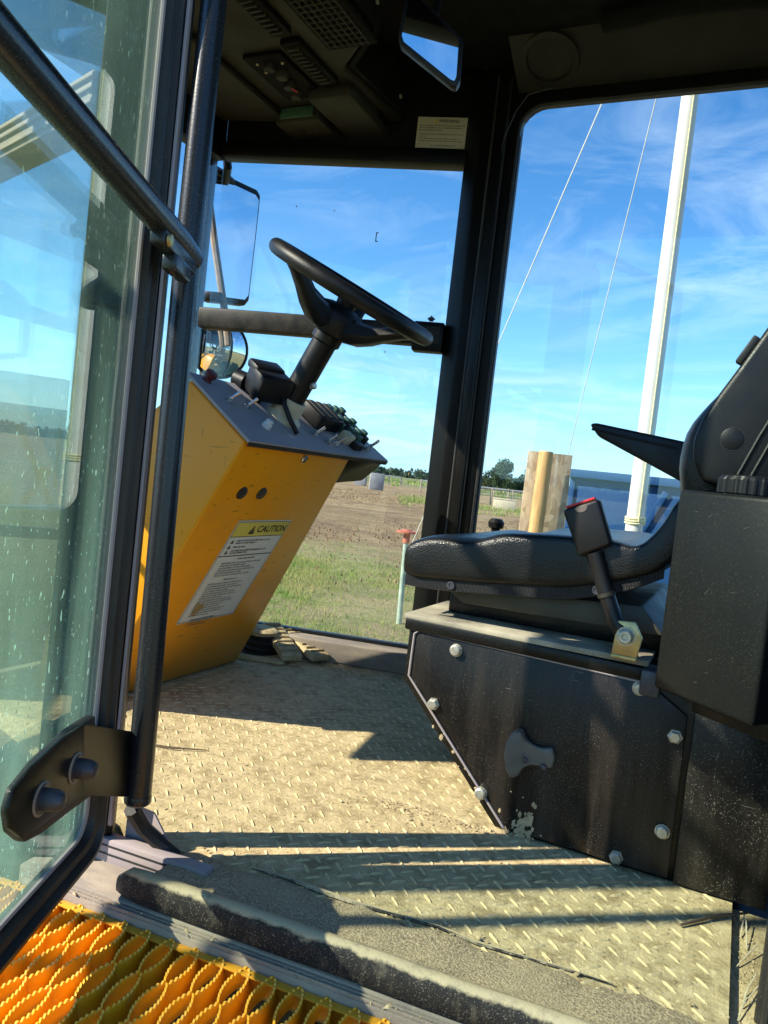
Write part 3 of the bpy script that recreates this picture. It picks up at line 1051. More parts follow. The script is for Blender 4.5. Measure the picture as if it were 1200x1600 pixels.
leaf = [(0, -1), (.08, -.45), (.55, -.5), (.45, -.3), (1, .1), (.75, .15), (.8, .45), (.45, .3), (.5, .7), (.22, .55), (0, 1), (-.22, .55), (-.5, .7), (-.45, .3), (-.8, .45), (-.75, .15), (-1, .1), (-.45, -.3), (-.55, -.5), (-.08, -.45)]
ctr = on_win(.70, 1.045)
mk('maple_leaf_mark', [ctr + wd * (a * .013) + Vector((0, 0, b * .013)) for a, b in leaf], [tuple(range(len(leaf)))], INK, g1)
ctr = on_win(.505, 1.275)
quads_mesh('bracket_mark', [[ctr + wd * a + Vector((0, 0, b)) for a, b in q] for q in (((0, -.014), (.003, -.014), (.003, .014), (0, .014)), ((.003, .011), (.008, .011), (.008, .014), (.003, .014)), ((.003, -.014), (.008, -.014), (.008, -.011), (.003, -.011)))], INK, g1)
sp = []
for k in range(16):
    c_ = on_win(RND.uniform(.1, .7), RND.uniform(.3, 1.4), .0065)
    s_ = RND.uniform(.001, .0024)
    sp.append([c_ + wd * (s_ * math.cos(a * 1.05)) + Vector((0, 0, s_ * 1.5 * math.sin(a * 1.05))) for a in range(6)])
quads_mesh('dirt_spots', sp, SOIL, g1)

# corner post between far tapered window and side window (three folded strips)
prism('corner_post', [(-.852, 2.10, 0), (-.795, 2.062, 0), (-.757, 2.062, 0), (-.757, 2.13, 0), (-.852, 2.17, 0)], (0, 0, 1.74), PILLAR, cab, bev=.006)
prism('door_track', [(-.754, 2.048, 0), (-.722, 2.048, 0), (-.722, 2.12, 0), (-.754, 2.12, 0)], (0, 0, 1.74), BLACK, cab, bev=.004)
prism('window_jamb', [(-.719, 2.06, 0), (-.690, 2.066, 0), (-.690, 2.12, 0), (-.719, 2.12, 0)], (0, 0, 1.74), PILLAR, cab, bev=.004)
tube('seal_strip', [(-.7205, 2.056, .02), (-.7205, 2.056, 1.7)], .004, RUBBER, cab, 8)
tube('seal_strip', [(-.7555, 2.050, .02), (-.7555, 2.050, 1.7)], .004, RUBBER, cab, 8)
# side window: frame with rounded upper front corner
fr = []
x0, x1, z0, z1, rr = -.690, .86, .36, 1.622, .07
inner = []
for cx_, cz_, a0 in ((x1 - rr, z0 + rr, 270), (x1 - rr, z1 - rr, 0), (x0 + rr, z1 - rr, 90), (x0 + rr, z0 + rr, 180)):
    for k in range(7):
        a = R(a0 + 15 * k)
        inner.append((cx_ + rr * math.cos(a), cz_ + rr * math.sin(a)))
outer = []
for (a, b) in inner:
    outer.append((max(-.72, min(REAR, a + (a - (x0 + x1) / 2) * 9)), max(0.0, min(1.75, b + (b - (z0 + z1) / 2) * 9))))
V, F = [], []
for yy in (2.07, 2.10):
    V += [(a, yy, b) for a, b in inner]
    V += [(a, yy, b) for a, b in outer]
n = len(inner)
for i in range(n):
    j = (i + 1) % n
    F.append((i, j, n + j, n + i))
    F.append((2 * n + i, 3 * n + i, 3 * n + j, 2 * n + j))
    F.append((i, 2 * n + i, 2 * n + j, j))
mk('side_window_frame', V, F, BLACK, cab)
pane('window_pane', (-.715, 2.086, 0), (REAR - .02, 2.086, 0), .33, 1.65, GLASS, cab)
tube('frame_seal', [(a, 2.072, b) for a, b in inner], .006, RUBBER, cab, 8, closed=True)
# little wire at the corner
tube('loose_wire', [(-.60, 2.04, 1.648), (-.66, 2.03, 1.632), (-.69, 2.03, 1.59), (-.715, 2.03, 1.52), (-.718, 2.035, 1.49)], .0014, BOLTDARK, cab, 6)
# front and near tapered windows
box('front_corner_post', (P2.x - .045, P2.y - .005, .86), (.03, .04, 1.76), PILLAR, cab, rz=.25, bev=.005)
box('front_corner_post', (Q2.x - .012, Q2.y, .86), (.055, .06, 1.76), PILLAR, cab, rz=-.25, bev=.006)
bar2('front_sill', (-1.60, P2.y, .20), (-1.60, Q2.y, .20), .04, .40, BLACK, cab)
bar2('front_header', (-1.60, P2.y, 1.60), (-1.60, Q2.y, 1.60), .05, .24, PILLAR, cab)
pane('windscreen_pane', (-1.603, P2.y, 0), (-1.603, Q2.y, 0), .38, 1.50, GLASS, cab)
bar2('near_cross_bar', Q1 + Vector((0, -.0, 1.06)), Q2 + Vector((0, -.0, 1.06)), .055, .06, ALU, cab, bev=.006)
for k, zz_ in enumerate((1.042, 1.062, 1.078)):
    bar2('cross_bar_rib', Q1 + Vector((0, -.030, zz_)), Q2 + Vector((0, -.030, zz_)), .008, .006, ALU, cab, bev=.001)
bar2('near_header', Q1 + Vector((0, 0, 1.60)), Q2 + Vector((0, 0, 1.60)), .05, .24, PILLAR, cab)
bar2('near_sill', Q1 + Vector((0, 0, .02)), Q2 + Vector((0, 0, .02)), .04, .10, BLACK, cab)
pane('window_pane', Q1 + Vector((0, .004, 0)), Q2 + Vector((0, .004, 0)), .06, 1.50, GLASS, cab)
# near door pillar (front) with seal
prism('door_pillar', [(-.860, .779, -.06), (-.768, .842, -.06), (-.783, .865, -.06), (-.879, .804, -.06)], (0, 0, 1.82), PILLAR, cab, bev=.004)
tube('pillar_seal', [(-.7905, .8226, 0), (-.7905, .8226, 1.7)], .009, RUBBER, cab, 8)
tube('pillar_seal', [(-.807, .812, 0), (-.807, .812, 1.7)], .006, RUBBER, cab, 8)
bar2('trim_strip', (-.7686, .838, .03), (-.7686, .838, 1.7), .006, .006, PINKSEAL, cab, bev=.001, up=(1, 0, 0))
# roof and ceiling
prism('roof', [(-1.72, 1.0, 1.76), (-.95, .80, 1.76), (1.0, .80, 1.76), (1.0, 2.17, 1.76), (-.85, 2.17, 1.76), (-1.72, 1.97, 1.76)], (0, 0, .09), BLACK, cab, bev=.02)
prism('ceiling_lining', [(-1.58, 1.06, 1.735), (-.9, .90, 1.735), (.93, .90, 1.735), (.93, 2.06, 1.735), (-.85, 2.06, 1.735), (-1.58, 1.92, 1.735)], (0, 0, .02), HEADDARK, cab)
box('door_header', (.0, .86, 1.71), (1.9, .07, .09), PILLAR, cab, bev=.01)
# rounded lining over the side window, with a round speaker
prism('side_lining', [(-.70, 1.93, 1.735), (.93, 1.93, 1.735), (.93, 2.066, 1.655), (-.70, 2.066, 1.655)], (0, 0, .008), HEADLINER, cab, bev=.002)
pts = []
for k in range(9):
    pts.append((-.45 + k * .17, 1.90 - .03 * math.sin(k * 1.3), 1.722))
tube('lining_roll', pts, .028, HEADDARK, cab, 12)
lathe('speaker', [(.075, 0), (.075, .008), (.062, .012), (.060, .004), (.0, .004)], (-.60, 1.99, 1.700), (0, -.45, -.9), HEADLINER, cab, 28)
# rear wall and near rear wall
box('rear_wall', (REAR, 1.48, .32), (.04, 1.2, .76), BLACK, cab, bev=.005)
box('rear_post', (REAR, 2.06, 1.0), (.06, .08, 1.6), PILLAR, cab, bev=.006)
box('rear_post', (REAR, .89, .85), (.06, .08, 1.9), PILLAR, cab, bev=.006)
box('rear_header', (REAR, 1.48, 1.68), (.05, 1.16, .12), PILLAR, cab, bev=.006)
pane('rear_pane', (REAR, 2.03, 0), (REAR, .92, 0), .68, 1.64, GLASS, cab)
box('near_rear_wall', (.57, .89, .28), (.78, .03, .72), BLACK, cab, bev=.004)
pane('near_rear_pane', (.19, .888, 0), (.93, .888, 0), .62, 1.68, GLASS, cab)
# rear door jamb at the right edge of the picture
prism('rear_door_jamb', [(.090, 1.02, -.06), (.100, .965, -.06), (.20, .875, -.06), (.23, .93, -.06), (.14, 1.03, -.06)], (0, 0, 1.80), BLACK, cab, bev=.004)
for k, (x, y) in enumerate([(.089, 1.005), (.094, .985), (.107, .955), (.132, .932)]):
    tube('jamb_seal', [(x, y, -.05), (x, y, 1.7)], .0062, RUBBER, cab, 8)
for k, z in enumerate((.035, .105, .175)):
    box('jamb_clip', (.102, .958, z), (.022, .010, .010), INK, cab, rz=-.75, bev=.002)
box('jamb_ledge', (.083, 1.09, -.022), (.054, .36, .022), FLOORM, cab, bev=.002)
lathe('pink_spot', [(.0055, 0), (.005, .0012)], (.0838, .9985, .165), (-.9, -.4, 0), PINKM, cab, 10)

# door sill
SE = Vector((.9964, .085, 0))
SN = Vector((-.085, .9964, 0))
S0 = Vector((-.757, .803, 0))


def sill(s, v, z):
    return S0 + SE * s + SN * v + Vector((0, 0, z))


def sill_bar(name, s0, s1, v0, v1, z0, z1, mat, bev=.003):
    c_ = (sill(s0, v0, z0) + sill(s1, v1, z1)) / 2
    return box(name, c_, (s1 - s0, v1 - v0, z1 - z0), mat, cab, rz=math.atan2(SE.y, SE.x), bev=bev)


sill_bar('door_sill', -.10, 1.05, -.036, .075, -.07, -.022, ALU)
sill_bar('sill_track', -.08, 1.05, -.050, -.036, -.07, -.028, ALU, .002)
for k in range(2):
    sill_bar('track_rib', -.08, 1.05, -.048 + k * .006, -.0452 + k * .006, -.029, -.0235, ALU, .001)
sill_bar('sill_step', -.10, .16, .030, .052, -.024, .012, PINKSEAL, .003)
for k in range(2):
    sill_bar('step_groove', -.09, .155, .0288, .0302, -.010 + k * .012, -.008 + k * .012, INK, 0)
# fat rubber threshold seal with a cut end
prof = [(-.031, -.022), (-.0355, -.018), (-.0365, -.002), (-.0350, .012), (-.0310, .0175), (-.0240, .0195), (-.0165, .0180), (-.0125, .0125), (-.0110, .002)]
V, F = [], []
ss = [0.055, .062, .075, .10] + [.14 + .05 * k for k in range(19)]
for i, s in enumerate(ss):
    k = min(1, (s - .045) / .035)
    for (v, z) in prof:
        zz_ = -.024 + (z + .024) * (0.35 + .65 * k)
        vv_ = .0 + v * (.5 + .5 * k)
        V.append(sill(s, vv_ + .0008 * math.sin(s * 21), zz_ + .0006 * math.sin(s * 34) + .0005 * math.sin(s * 91 + v * 300)))
m_ = len(prof)
for i in range(len(ss) - 1):
    for k in range(m_ - 1):
        F.append((i * m_ + k, i * m_ + k + 1, (i + 1) * m_ + k + 1, (i + 1) * m_ + k))
F.append(tuple(range(m_)))
mk('threshold_seal', V, F, SEALM, cab, smooth=True, angle=50)
# gritty strip between seal and tread plate
V, F = [], []
nn = 60
for i in range(nn + 1):
    s = .10 + i / nn * .80
    w_ = .070 + .006 * math.sin(i * .7) + .004 * math.sin(i * 1.9)
    V += [sill(s, -.013, .0095 + .0008 * math.sin(i * 1.3)), sill(s, .018, .0065 + .001 * math.sin(i * .9)), sill(s, w_, .0045), sill(s, w_ + .012, .0004)]
for i in range(nn):
    for k in range(3):
        F.append((i * 4 + k, i * 4 + k + 1, i * 4 + k + 5, i * 4 + k + 4))
mk('grit_strip', V, F, GRIT, cab, smooth=True)
# curled dark edge of an old mat along the strip
pts = [sill(.20 + k * .055, .086 + .004 * math.sin(k * 1.7), .003 + .001 * math.sin(k * 2.9)) for k in range(10)]
tube('mat_edge', pts, [.001, .003, .0042, .0035, .003, .0022, .003, .002, .0022, .001], SEALM, cab, 6)
# dusty white plate and a dark rubber flap at the pillar foot
prism('kick_plate', [sill(.0, .060, -.01), sill(.085, .060, -.01), sill(.080, .060, .012), sill(.045, .062, .052), sill(.0, .062, .055)], SN * .003, PINKSEAL, cab)
tube('rubber_flap', [(-.718, .822, .075), (-.715, .845, .040), (-.700, .860, .020), (-.685, .868, .010), (-.670, .876, .003)], [.012, .011, .011, .009, .004], RUBBER, cab, 8)

# warning notice on the header panel
so = P1 + Vector((0, .012, 0)) + wd * (-.160) + wnrm * .0265 + Vector((0, 0, 1.535))
sg = prism('warning_notice', [so, so + wd * .145, so + wd * .145 + Vector((0, 0, .088)), so + Vector((0, 0, .088))], wnrm * .0015, SIGNP, cab)
so2 = so + wnrm * .0015
text_mesh('notice_heading', 'WARNING', .0125, so2 + wd * .062 + Vector((0, 0, .0735)), wd, (0, 0, 1), INK, sg, bold=.0002)
tri_o = so2 + wd * .049 + Vector((0, 0, .0725)) + wnrm * .0006
quads_mesh('notice_triangle', [[tri_o, tri_o + wd * .011, tri_o + wd * .0055 + Vector((0, 0, .011))]], LABELY, sg)
lines = [(.062 - k * .0068, .05, (.95, .93, .5)[k % 3], .0036) for k in range(3)] + [(.037 - k * .0063, .06, (.94, .2, .9, .96)[k], .0034) for k in range(4)] + [(.006, .3, .8, .003)]
word_lines('notice_print', so2, wd, (0, 0, 1), .145, lines, INKG, sg, 5)

# ------------------------------------------------------------------ overhead console
oc = thing('overhead_console', 'dark overhead console with vent, knobs and lamp above the windscreen', 'console', (-1.25, 1.55, 1.6))
mod = prism('housing', [(-1.57, 1.08, 1.60), (-.93, 1.0, 1.60), (-.93, 1.62, 1.60), (-1.07, 1.75, 1.60), (-1.04, 2.055, 1.60), (-1.57, 1.915, 1.60)], (0, 0, .13), HEADLINER, oc, bev=.012)
prism('side_skin', [(-.926, 1.02, 1.612), (-.926, 1.625, 1.612), (-1.064, 1.755, 1.612), (-1.035, 2.045, 1.612), (-1.02, 2.04, 1.612), (-1.046, 1.76, 1.612), (-.912, 1.632, 1.612), (-.912, 1.02, 1.612)], (0, 0, .12), HEADDARK, oc, bev=.003)
V_ = box('vent_frame', (-.985, 1.52, 1.594), (.135, .24, .014), HEADDARK, oc, bev=.004)
for k in range(7):
    box('vent_slat', (-.985 - .051 + k * .017, 1.52, 1.586), (.004, .215, .008), HEADLINER, V_, bev=.001)
for k in range(11):
    box('vent_bar', (-.985, 1.52 - .10 + k * .02, 1.587), (.112, .004, .008), HEADLINER, V_, bev=.001)
sf = box('switch_strip', (-1.13, 1.68, 1.592), (.055, .20, .016), HEADDARK, oc, bev=.004)
for k in range(10):
    box('louver', (-1.13, 1.60 + k * .0175, 1.582), (.032, .006, .010), HEADLINER, sf, bev=.001)
s2 = box('switch_strip', (-1.13, 1.45, 1.592), (.055, .20, .016), HEADDARK, oc, bev=.004)
for k in range(10):
    box('louver', (-1.13, 1.37 + k * .0175, 1.582), (.032, .006, .010), HEADLINER, s2, bev=.001)
kp = box('control_plate', (-1.24, 1.73, 1.594), (.115, .22, .012), HEADDARK, oc, bev=.004)
for k, (x, y, m) in enumerate([(-1.235, 1.655, PLASTIC), (-1.225, 1.70, HEADLINER), (-1.235, 1.75, PLASTIC), (-1.245, 1.80, HEADLINER)]):
    lathe('knob', [(.017, 0), (.016, .014), (.013, .018)], (x, y, 1.588), (0, 0, -1), m, kp, 18)
tube('red_mark', [(-1.222, 1.745, 1.568), (-1.218, 1.765, 1.568)], .002, REDP, kp, 6)
for (x, y) in ((-1.27, 1.65), (-1.20, 1.66), (-1.27, 1.69)):
    lathe('indicator', [(.004, 0), (.003, .003)], (x, y, 1.588), (0, 0, -1), CREAM, kp, 8)
lb = box('lamp_box', (-1.30, 1.96, 1.580), (.15, .13, .05), HEADLINER, oc, bev=.008)
box('lamp_window', (-1.30, 1.893, 1.582), (.11, .006, .03), GREENP, lb, bev=.002)
for k in range(3):
    lathe('screw', [(.003, 0), (.0028, .002)], (-1.33 + k * .03, 1.96, 1.555), (0, 0, -1), BOLTDARK, lb, 8)
box('lower_pod', (-1.145, 1.93, 1.586), (.14, .26, .05), HEADLINER, oc, bev=.018)
prism('front_slope', [(-1.56, 1.10, 1.600), (-1.36, 1.10, 1.600), (-1.36, 1.94, 1.600), (-1.56, 1.89, 1.600)], (0, 0, -.022), HEADLINER, oc, bev=.008)
tr = box('tray', (-1.13, 2.0, 1.592), (.12, .07, .02), HEADDARK, oc, bev=.004)
box('pocket', (-1.45, 1.78, 1.594), (.10, .2, .014), HEADDARK, oc, bev=.004)
for (x, y, z) in ((-.910, 1.60, 1.66), (-1.018, 1.98, 1.64)):
    lathe('side_screw', [(.006, 0), (.005, .003), (.002, .004)], (x, y, z), (1, -.2, 0), BOLTM, oc, 10)

# inside mirror
im = thing('inside_mirror', 'black framed inside mirror hanging below the cab ceiling', 'mirror', (-.66, 1.36, 1.5))


def ray(px, py, t_):
    dx, dy = px - 600, py - 800
    d = fwd * 1200 + r2 * dx - u2 * dy
    return Vector((0, 0, CAM_H)) + d * (t_ / 1200)


a_, b_ = ray(624, 72, 1.44), ray(706, 136, 1.40)
ex = (b_ - a_).normalized()
_mc = (a_ + b_) / 2 + Vector((0, 0, .04))
en = (Vector((.22, -.86, .50)).normalized() - (_mc - Vector((0, 0, CAM_H))).normalized()).normalized()
def on_mirror(px, py, off=0.0):
    d = fwd * 1200 + r2 * (px - 600) - u2 * (py - 800)
    o_ = Vector((0, 0, CAM_H))
    return o_ + d * ((_mc - o_).dot(en) / d.dot(en)) + en * off


def rrect(w, h, r, n=5):
    out = []
    for cx_, cy_, a0 in ((w - r, r, 270), (w - r, h - r, 0), (r, h - r, 90), (r, r, 180)):
        for k in range(n + 1):
            a = R(a0 + 90 * k / n)
            out.append((cx_ + r * math.cos(a), cy_ + r * math.sin(a)))
    return out


W_, H_ = .136, .074
ex2 = ex
CQ = [(626, 70), (704, 133), (713, 136), (719, 126), (724, 60), (648, -16), (636, -14), (622, 56)]
CG = [(631, 66), (704, 125), (710, 127), (713, 120), (717, 63), (648, -8), (640, -6), (628, 56)]
prism('mirror_case', [on_mirror(x, y) for x, y in CQ], -en * .022, PLASTIC, im, bev=.004)
prism('mirror_glass', [on_mirror(x, y, .0005) for x, y in CG], en * .0012, MIRROR, im)
cm_ = on_mirror(672, 60) - en * .02
tube('mirror_stem', [cm_, cm_ - en * .03 + Vector((0, 0, .04)), Vector((cm_.x, cm_.y + .03, 1.73))], .008, PLASTIC, im, 8)

# ------------------------------------------------------------------ steering console
sc = thing('steering_console', 'yellow slanted steering console with steering wheel and a caution label', 'console', (-1.25, 1.53, 0))
YN, YF = 1.256, 1.80
prof = [(-1.245, 0.002), (-.902, .611), (-1.055, .725), (-1.15, .655), (-1.36, .30), (-1.42, .002)]
V, F = [], []
for k, (x, z) in enumerate(prof):
    V.append((x, YN, z))
for k, (x, z) in enumerate(prof):
    V.append((x, YF - (.095 * z / .611 if z < .62 else .095), z))
n = len(prof)
F.append(tuple(range(n)))
F.append(tuple(reversed(range(n, 2 * n))))
for k in range(n):
    F.append((k, k + n, (k + 1) % n + n, (k + 1) % n))
bm = bmesh.new()
vs = [bm.verts.new(v) for v in V]
for f in F:
    bm.faces.new([vs[i] for i in f])
bmesh.ops.recalc_face_normals(bm, faces=bm.faces)
bevel_bm(bm, .006, 3)
body = from_bm('console_body', bm, YELLOW, sc, smooth=True)
# face frame: origin, across (u) and up-slope (v)
fu = Vector((0, 1, 0))
fv = Vector((.343, 0, .611)).normalized()
fnn = fu.cross(fv)           # toward the driver


def face(y, z, off=0.0):
    return Vector((-1.245 + .343 * z / .611, y, z)) + fnn * off


lab = prism('caution_label', [face(1.395, .180, .0004), face(1.612, .180, .0004), face(1.612, .440, .0004), face(1.395, .440, .0004)], fnn * .0008, PAPER, sc)
LW = .217
lo = face(1.395, .180, .0012)
LH = (face(1.4, .44) - face(1.4, .18)).length


def lp(u, v, off=.0005):
    return lo + fu * u + fv * v + fnn * off


def lrect(u0, v0, u1, v1, off=.0005):
    return [lp(u0, v0, off), lp(u1, v0, off), lp(u1, v1, off), lp(u0, v1, off)]


quads_mesh('caution_band', [lrect(.004, LH - .044, LW - .004, LH - .005)], LABELY, lab)
quads_mesh('border', [lrect(.0025, .0025, LW - .0025, .004), lrect(.0025, LH - .004, LW - .0025, LH - .0025), lrect(.0025, .004, .004, LH - .004), lrect(LW - .004, .004, LW - .0025, LH - .004), lrect(.004, LH - .046, LW - .004, LH - .044), lrect(.004, LH - .102, LW - .004, LH - .0995)], INK, lab)
text_mesh('caution_heading', 'CAUTION', .0265, lp(.090, LH - .033, 0), fu, fv, INK, lab, bold=.0006, off=.001)
quads_mesh('caution_triangle', [[lp(.060, LH - .038, .001), lp(.084, LH - .038, .001), lp(.072, LH - .013, .001)]], INK, lab)
quads_mesh('triangle_stroke', [lrect(.0713, LH - .030, .0727, LH - .021, .0015), lrect(.0713, LH - .034, .0727, LH - .0322, .0015)], LABELY, lab)
for k, v_ in enumerate((LH - .064, LH - .079, LH - .094)):
    quads_mesh('bullet_triangle', [[lp(.016, v_, .001), lp(.027, v_, .001), lp(.0215, v_ + .011, .001)]], INK, lab)
lines = [(LH - .059, .17, .78, .0042), (LH - .066, .17, .55, .0042), (LH - .077, .17, .38, .0042), (LH - .088, .17, .80, .0046), (LH - .0945, .17, .48, .0046)]
word_lines('upper_print', lo, fu, fv, LW, lines, INK, lab, 1)
lines = [(LH - .113, .38, .70, .0048)]
v_ = LH - .124
ends = [.85, .60, .72, .82, .60, .78, .15]
for e_ in ends:
    lines.append((v_, .14, e_, .0042))
    v_ -= .0073
lines.append((v_, .36, .60, .0048))
v_ -= .010
for e_ in [.72, .66, .78, .55, .70, .74, .50, .72, .76, .62, .58, .70, .66, .46]:
    lines.append((v_, .13, e_, .0042))
    v_ -= .0073
for e_ in [.62, .58, .52]:
    lines.append((v_ - .006, .20, e_, .0044))
    v_ -= .0085
word_lines('lower_print', lo, fu, fv, LW, lines, INKG, lab, 2)
bl = []
for k in range(9):
    a = k / 9 * 6.283
    rr_ = .016 * (1 + .35 * math.sin(3 * a + 1))
    bl.append(lp(.045 + rr_ * math.cos(a), .042 + rr_ * 1.2 * math.sin(a), .0016))
quads_mesh('rust_stain', [bl], mat_plain('rust_stain', (.36, .25, .10), .8), lab)
for (y, z) in ((1.344, .504), (1.416, .505)):
    lathe('rubber_plug', [(.0, .0045), (.012, .0045), (.0145, .003), (.0155, 0), (.0155, -.004)][::-1], face(y, z, 0), fnn, RUBBER, sc, 20)
lathe('lock_button', [(.010, -.004), (.010, .004), (.008, .006), (.004, .006), (.004, .003)], face(1.497, .592), fnn, CHROME, sc, 16)
# top plate
tu = Vector((0, 1, 0))
tv = Vector((-.153, 0, .114)).normalized()     # up the slope, forward
tn = tv.cross(tu) * -1
if tn.z < 0:
    tn = -tn
TO = Vector((-.893, 1.245, .6075))


def top(y, s, off=0.0):
    return Vector((TO.x, y, TO.z)) + tv * s + tn * off


plate = prism('top_plate', [top(1.245, -.004, .002), top(1.888, -.004, .002), top(1.84, .21, .002), top(1.245, .21, .002)], tn * .008, GREYTOP, sc, bev=.002)
quads_mesh('plate_edge', [[top(1.244, -.0046, -.004), top(1.889, -.0046, -.004), top(1.889, -.0046, .006), top(1.244, -.0046, .006)]], INK, plate)
# dark box under the far end of the plate
prism('under_box', [top(1.712, .004, .001), top(1.885, .004, .001), top(1.882, .004, -.025), top(1.86, .006, -.075), top(1.73, .03, -.115)], tv * .14, BLACK, sc, bev=.004)
T0 = .010


def swt(name, y, s, kind, parent=plate):
    b = top(y, s, T0)
    if kind == 'toggle':
        o = lathe(name, [(.008, 0), (.008, .005), (.005, .006), (.005, .010)], b, tn, CHROME, parent, 12)
        tube('lever', [b + tn * .008, b + tn * .03 + tu * .01 - tv * .004], [.0025, .0038], CHROME, o, 8)
    elif kind == 'button':
        o = lathe(name, [(.011, 0), (.011, .008), (.0085, .009), (.0085, .016), (.007, .018)], b, tn, WHITEP, parent, 14)
    elif kind == 'knob':
        o = lathe(name, [(.012, 0), (.009, .003), (.009, .010), (.013, .012), (.0135, .020), (.010, .024)], b, tn, DREDP, parent, 14)
    elif kind == 'round':
        o = lathe(name, [(.017, 0), (.017, .012), (.014, .016), (.006, .016), (.006, .013)], b, (tn + Vector((.5, -.6, 0))).normalized(), PLASTIC, parent, 18)
    return o


swt('red_knob', 1.289, .19, 'knob')
swt('toggle_switch', 1.300, .125, 'toggle')
swt('toggle_switch', 1.352, .115, 'toggle')
swt('white_button', 1.362, .055, 'button')
swt('round_knob', 1.435, .165, 'round')
swt('toggle_switch', 1.600, .035, 'toggle')
swt('toggle_switch', 1.565, .055, 'toggle')
swt('toggle_switch', 1.630, .028, 'toggle')
swt('toggle_switch', 1.80, .030, 'toggle')
swt('toggle_switch', 1.825, .038, 'toggle')
swt('toggle_switch', 1.845, .046, 'toggle')
# gauge block and a cluster of dark and green connectors
mt = Matrix((tu, tv, tn)).transposed()
gb = box('gauge_block', top(1.655, .12, .028), (.11, .075, .036), PLASTIC, sc, bev=.005, m=mt)
for k in range(3):
    box('gauge_rib', top(1.62 + k * .035, .12, .0475), (.022, .062, .004), HEADLINER, gb, bev=.001, m=mt)
for i in range(3):
    for j in range(3):
        y_, s_ = 1.735 + j * .034, .065 + i * .045
        cn_ = box('connector', top(y_, s_, .022), (.026, .034, .026), GREENP if (i + j) % 2 else PLASTIC, sc, bev=.004, m=mt)
        box('connector_cap', top(y_, s_ + .003, .039), (.018, .018, .010), GREENP, cn_, bev=.002, m=mt)
bx = box('relay', top(1.705, .052, .022), (.034, .030, .030), CREAM, sc, bev=.004, m=mt)
box('relay_clip', top(1.735, .030, .018), (.045, .022, .02), PLASTIC, sc, bev=.004, m=mt)
# the column with its boot
AX = Vector((.465, 0, .885)).normalized()
WC = Vector((-.829, 1.49, .963))
base = WC - AX * .325
lathe('column_boot', [(.048, -.02), (.046, .01), (.036, .02), (.036, .05), (.034, .055)], base, AX, CREAM, sc, 20)
tube('wire_loom', [base + Vector((.02, -.03, .06)), base + Vector((.035, -.045, .03)), base + Vector((.05, -.04, .0)), base + Vector((.06, -.02, -.03))], .006, PLASTIC, sc, 8)

# steering wheel
sw = sc
tube('column', [base + AX * .03, base + AX * .12, WC - AX * .085], .0285, PLASTIC, sw, 20)
lathe('column_collar', [(.030, 0), (.034, .004), (.034, .03), (.030, .034)], WC - AX * .125, AX, PLASTIC, sw, 24)
wa = Vector((0, 1, 0))
wb = AX.cross(wa).normalized()
if wb.x < 0:
    wb = -wb
RW = .188
rim = [WC + (wa * math.cos(2 * math.pi * k / 56) + wb * math.sin(2 * math.pi * k / 56)) * RW for k in range(56)]
wheel = tube('steering_wheel', rim, .0165, PLASTIC, sc, 16, closed=True)
wheel['label'] = 'black four spoke steering wheel on a tilted column'
# dished spokes rising from the low hub to the rim
HC = WC - AX * .075
for k, a0 in enumerate((200, 340, 90)):
    a = R(a0) if k < 2 else R(90)
    for_dir = wa * math.cos(a) + wb * math.sin(a)
    side = AX.cross(for_dir)
    V, F = [], []
    prof_ = [(.026, .0, .045, .030), (.064, .006, .040, .026), (.098, .020, .030, .020), (.132, .044, .023, .016), (.161, .062, .019, .013), (.183, .072, .018, .010)]
    for (r_, h_, hw, th_) in prof_:
        c_ = HC + for_dir * r_ + AX * h_
        for (x_, z_) in ((-1, -.3), (-.6, -1), (.6, -1), (1, -.3), (.8, .7), (.3, 1), (-.3, 1), (-.8, .7)):
            V.append(c_ + side * (x_ * hw) + AX * (z_ * th_))
    for i in range(len(prof_) - 1):
        for q in range(8):
            F.append((i * 8 + q, i * 8 + (q + 1) % 8, (i + 1) * 8 + (q + 1) % 8, (i + 1) * 8 + q))
    F.append(tuple(range(8)))
    F.append(tuple(reversed(range(40, 48))))
    mk('spoke', V, F, PLASTIC, wheel, smooth=True, angle=50)
# fourth spoke toward the front
for a0 in (270,):
    for_dir = -wb
    side = AX.cross(for_dir)
    V, F = [], []
    for (r_, h_, hw, th_) in prof_:
        c_ = HC + for_dir * r_ + AX * h_
        for (x_, z_) in ((-1, -.3), (-.6, -1), (.6, -1), (1, -.3), (.8, .7), (.3, 1), (-.3, 1), (-.8, .7)):
            V.append(c_ + side * (x_ * hw) + AX * (z_ * th_))
    for i in range(5):
        for q in range(8):
            F.append((i * 8 + q, i * 8 + (q + 1) % 8, (i + 1) * 8 + (q + 1) % 8, (i + 1) * 8 + q))
    F.append(tuple(range(8)))
    F.append(tuple(reversed(range(40, 48))))
    mk('spoke', V, F, PLASTIC, wheel, smooth=True, angle=50)
lathe('hub', [(.040, -.028), (.058, -.022), (.064, .0), (.060, .022), (.048, .034), (.030, .040), (.02, .041)], HC, AX, PLASTIC, wheel, 28)
lathe('hub_nut', [(.022, 0), (.024, .012), (.016, .020)], HC + AX * .040, AX, PLASTIC, wheel, 16)
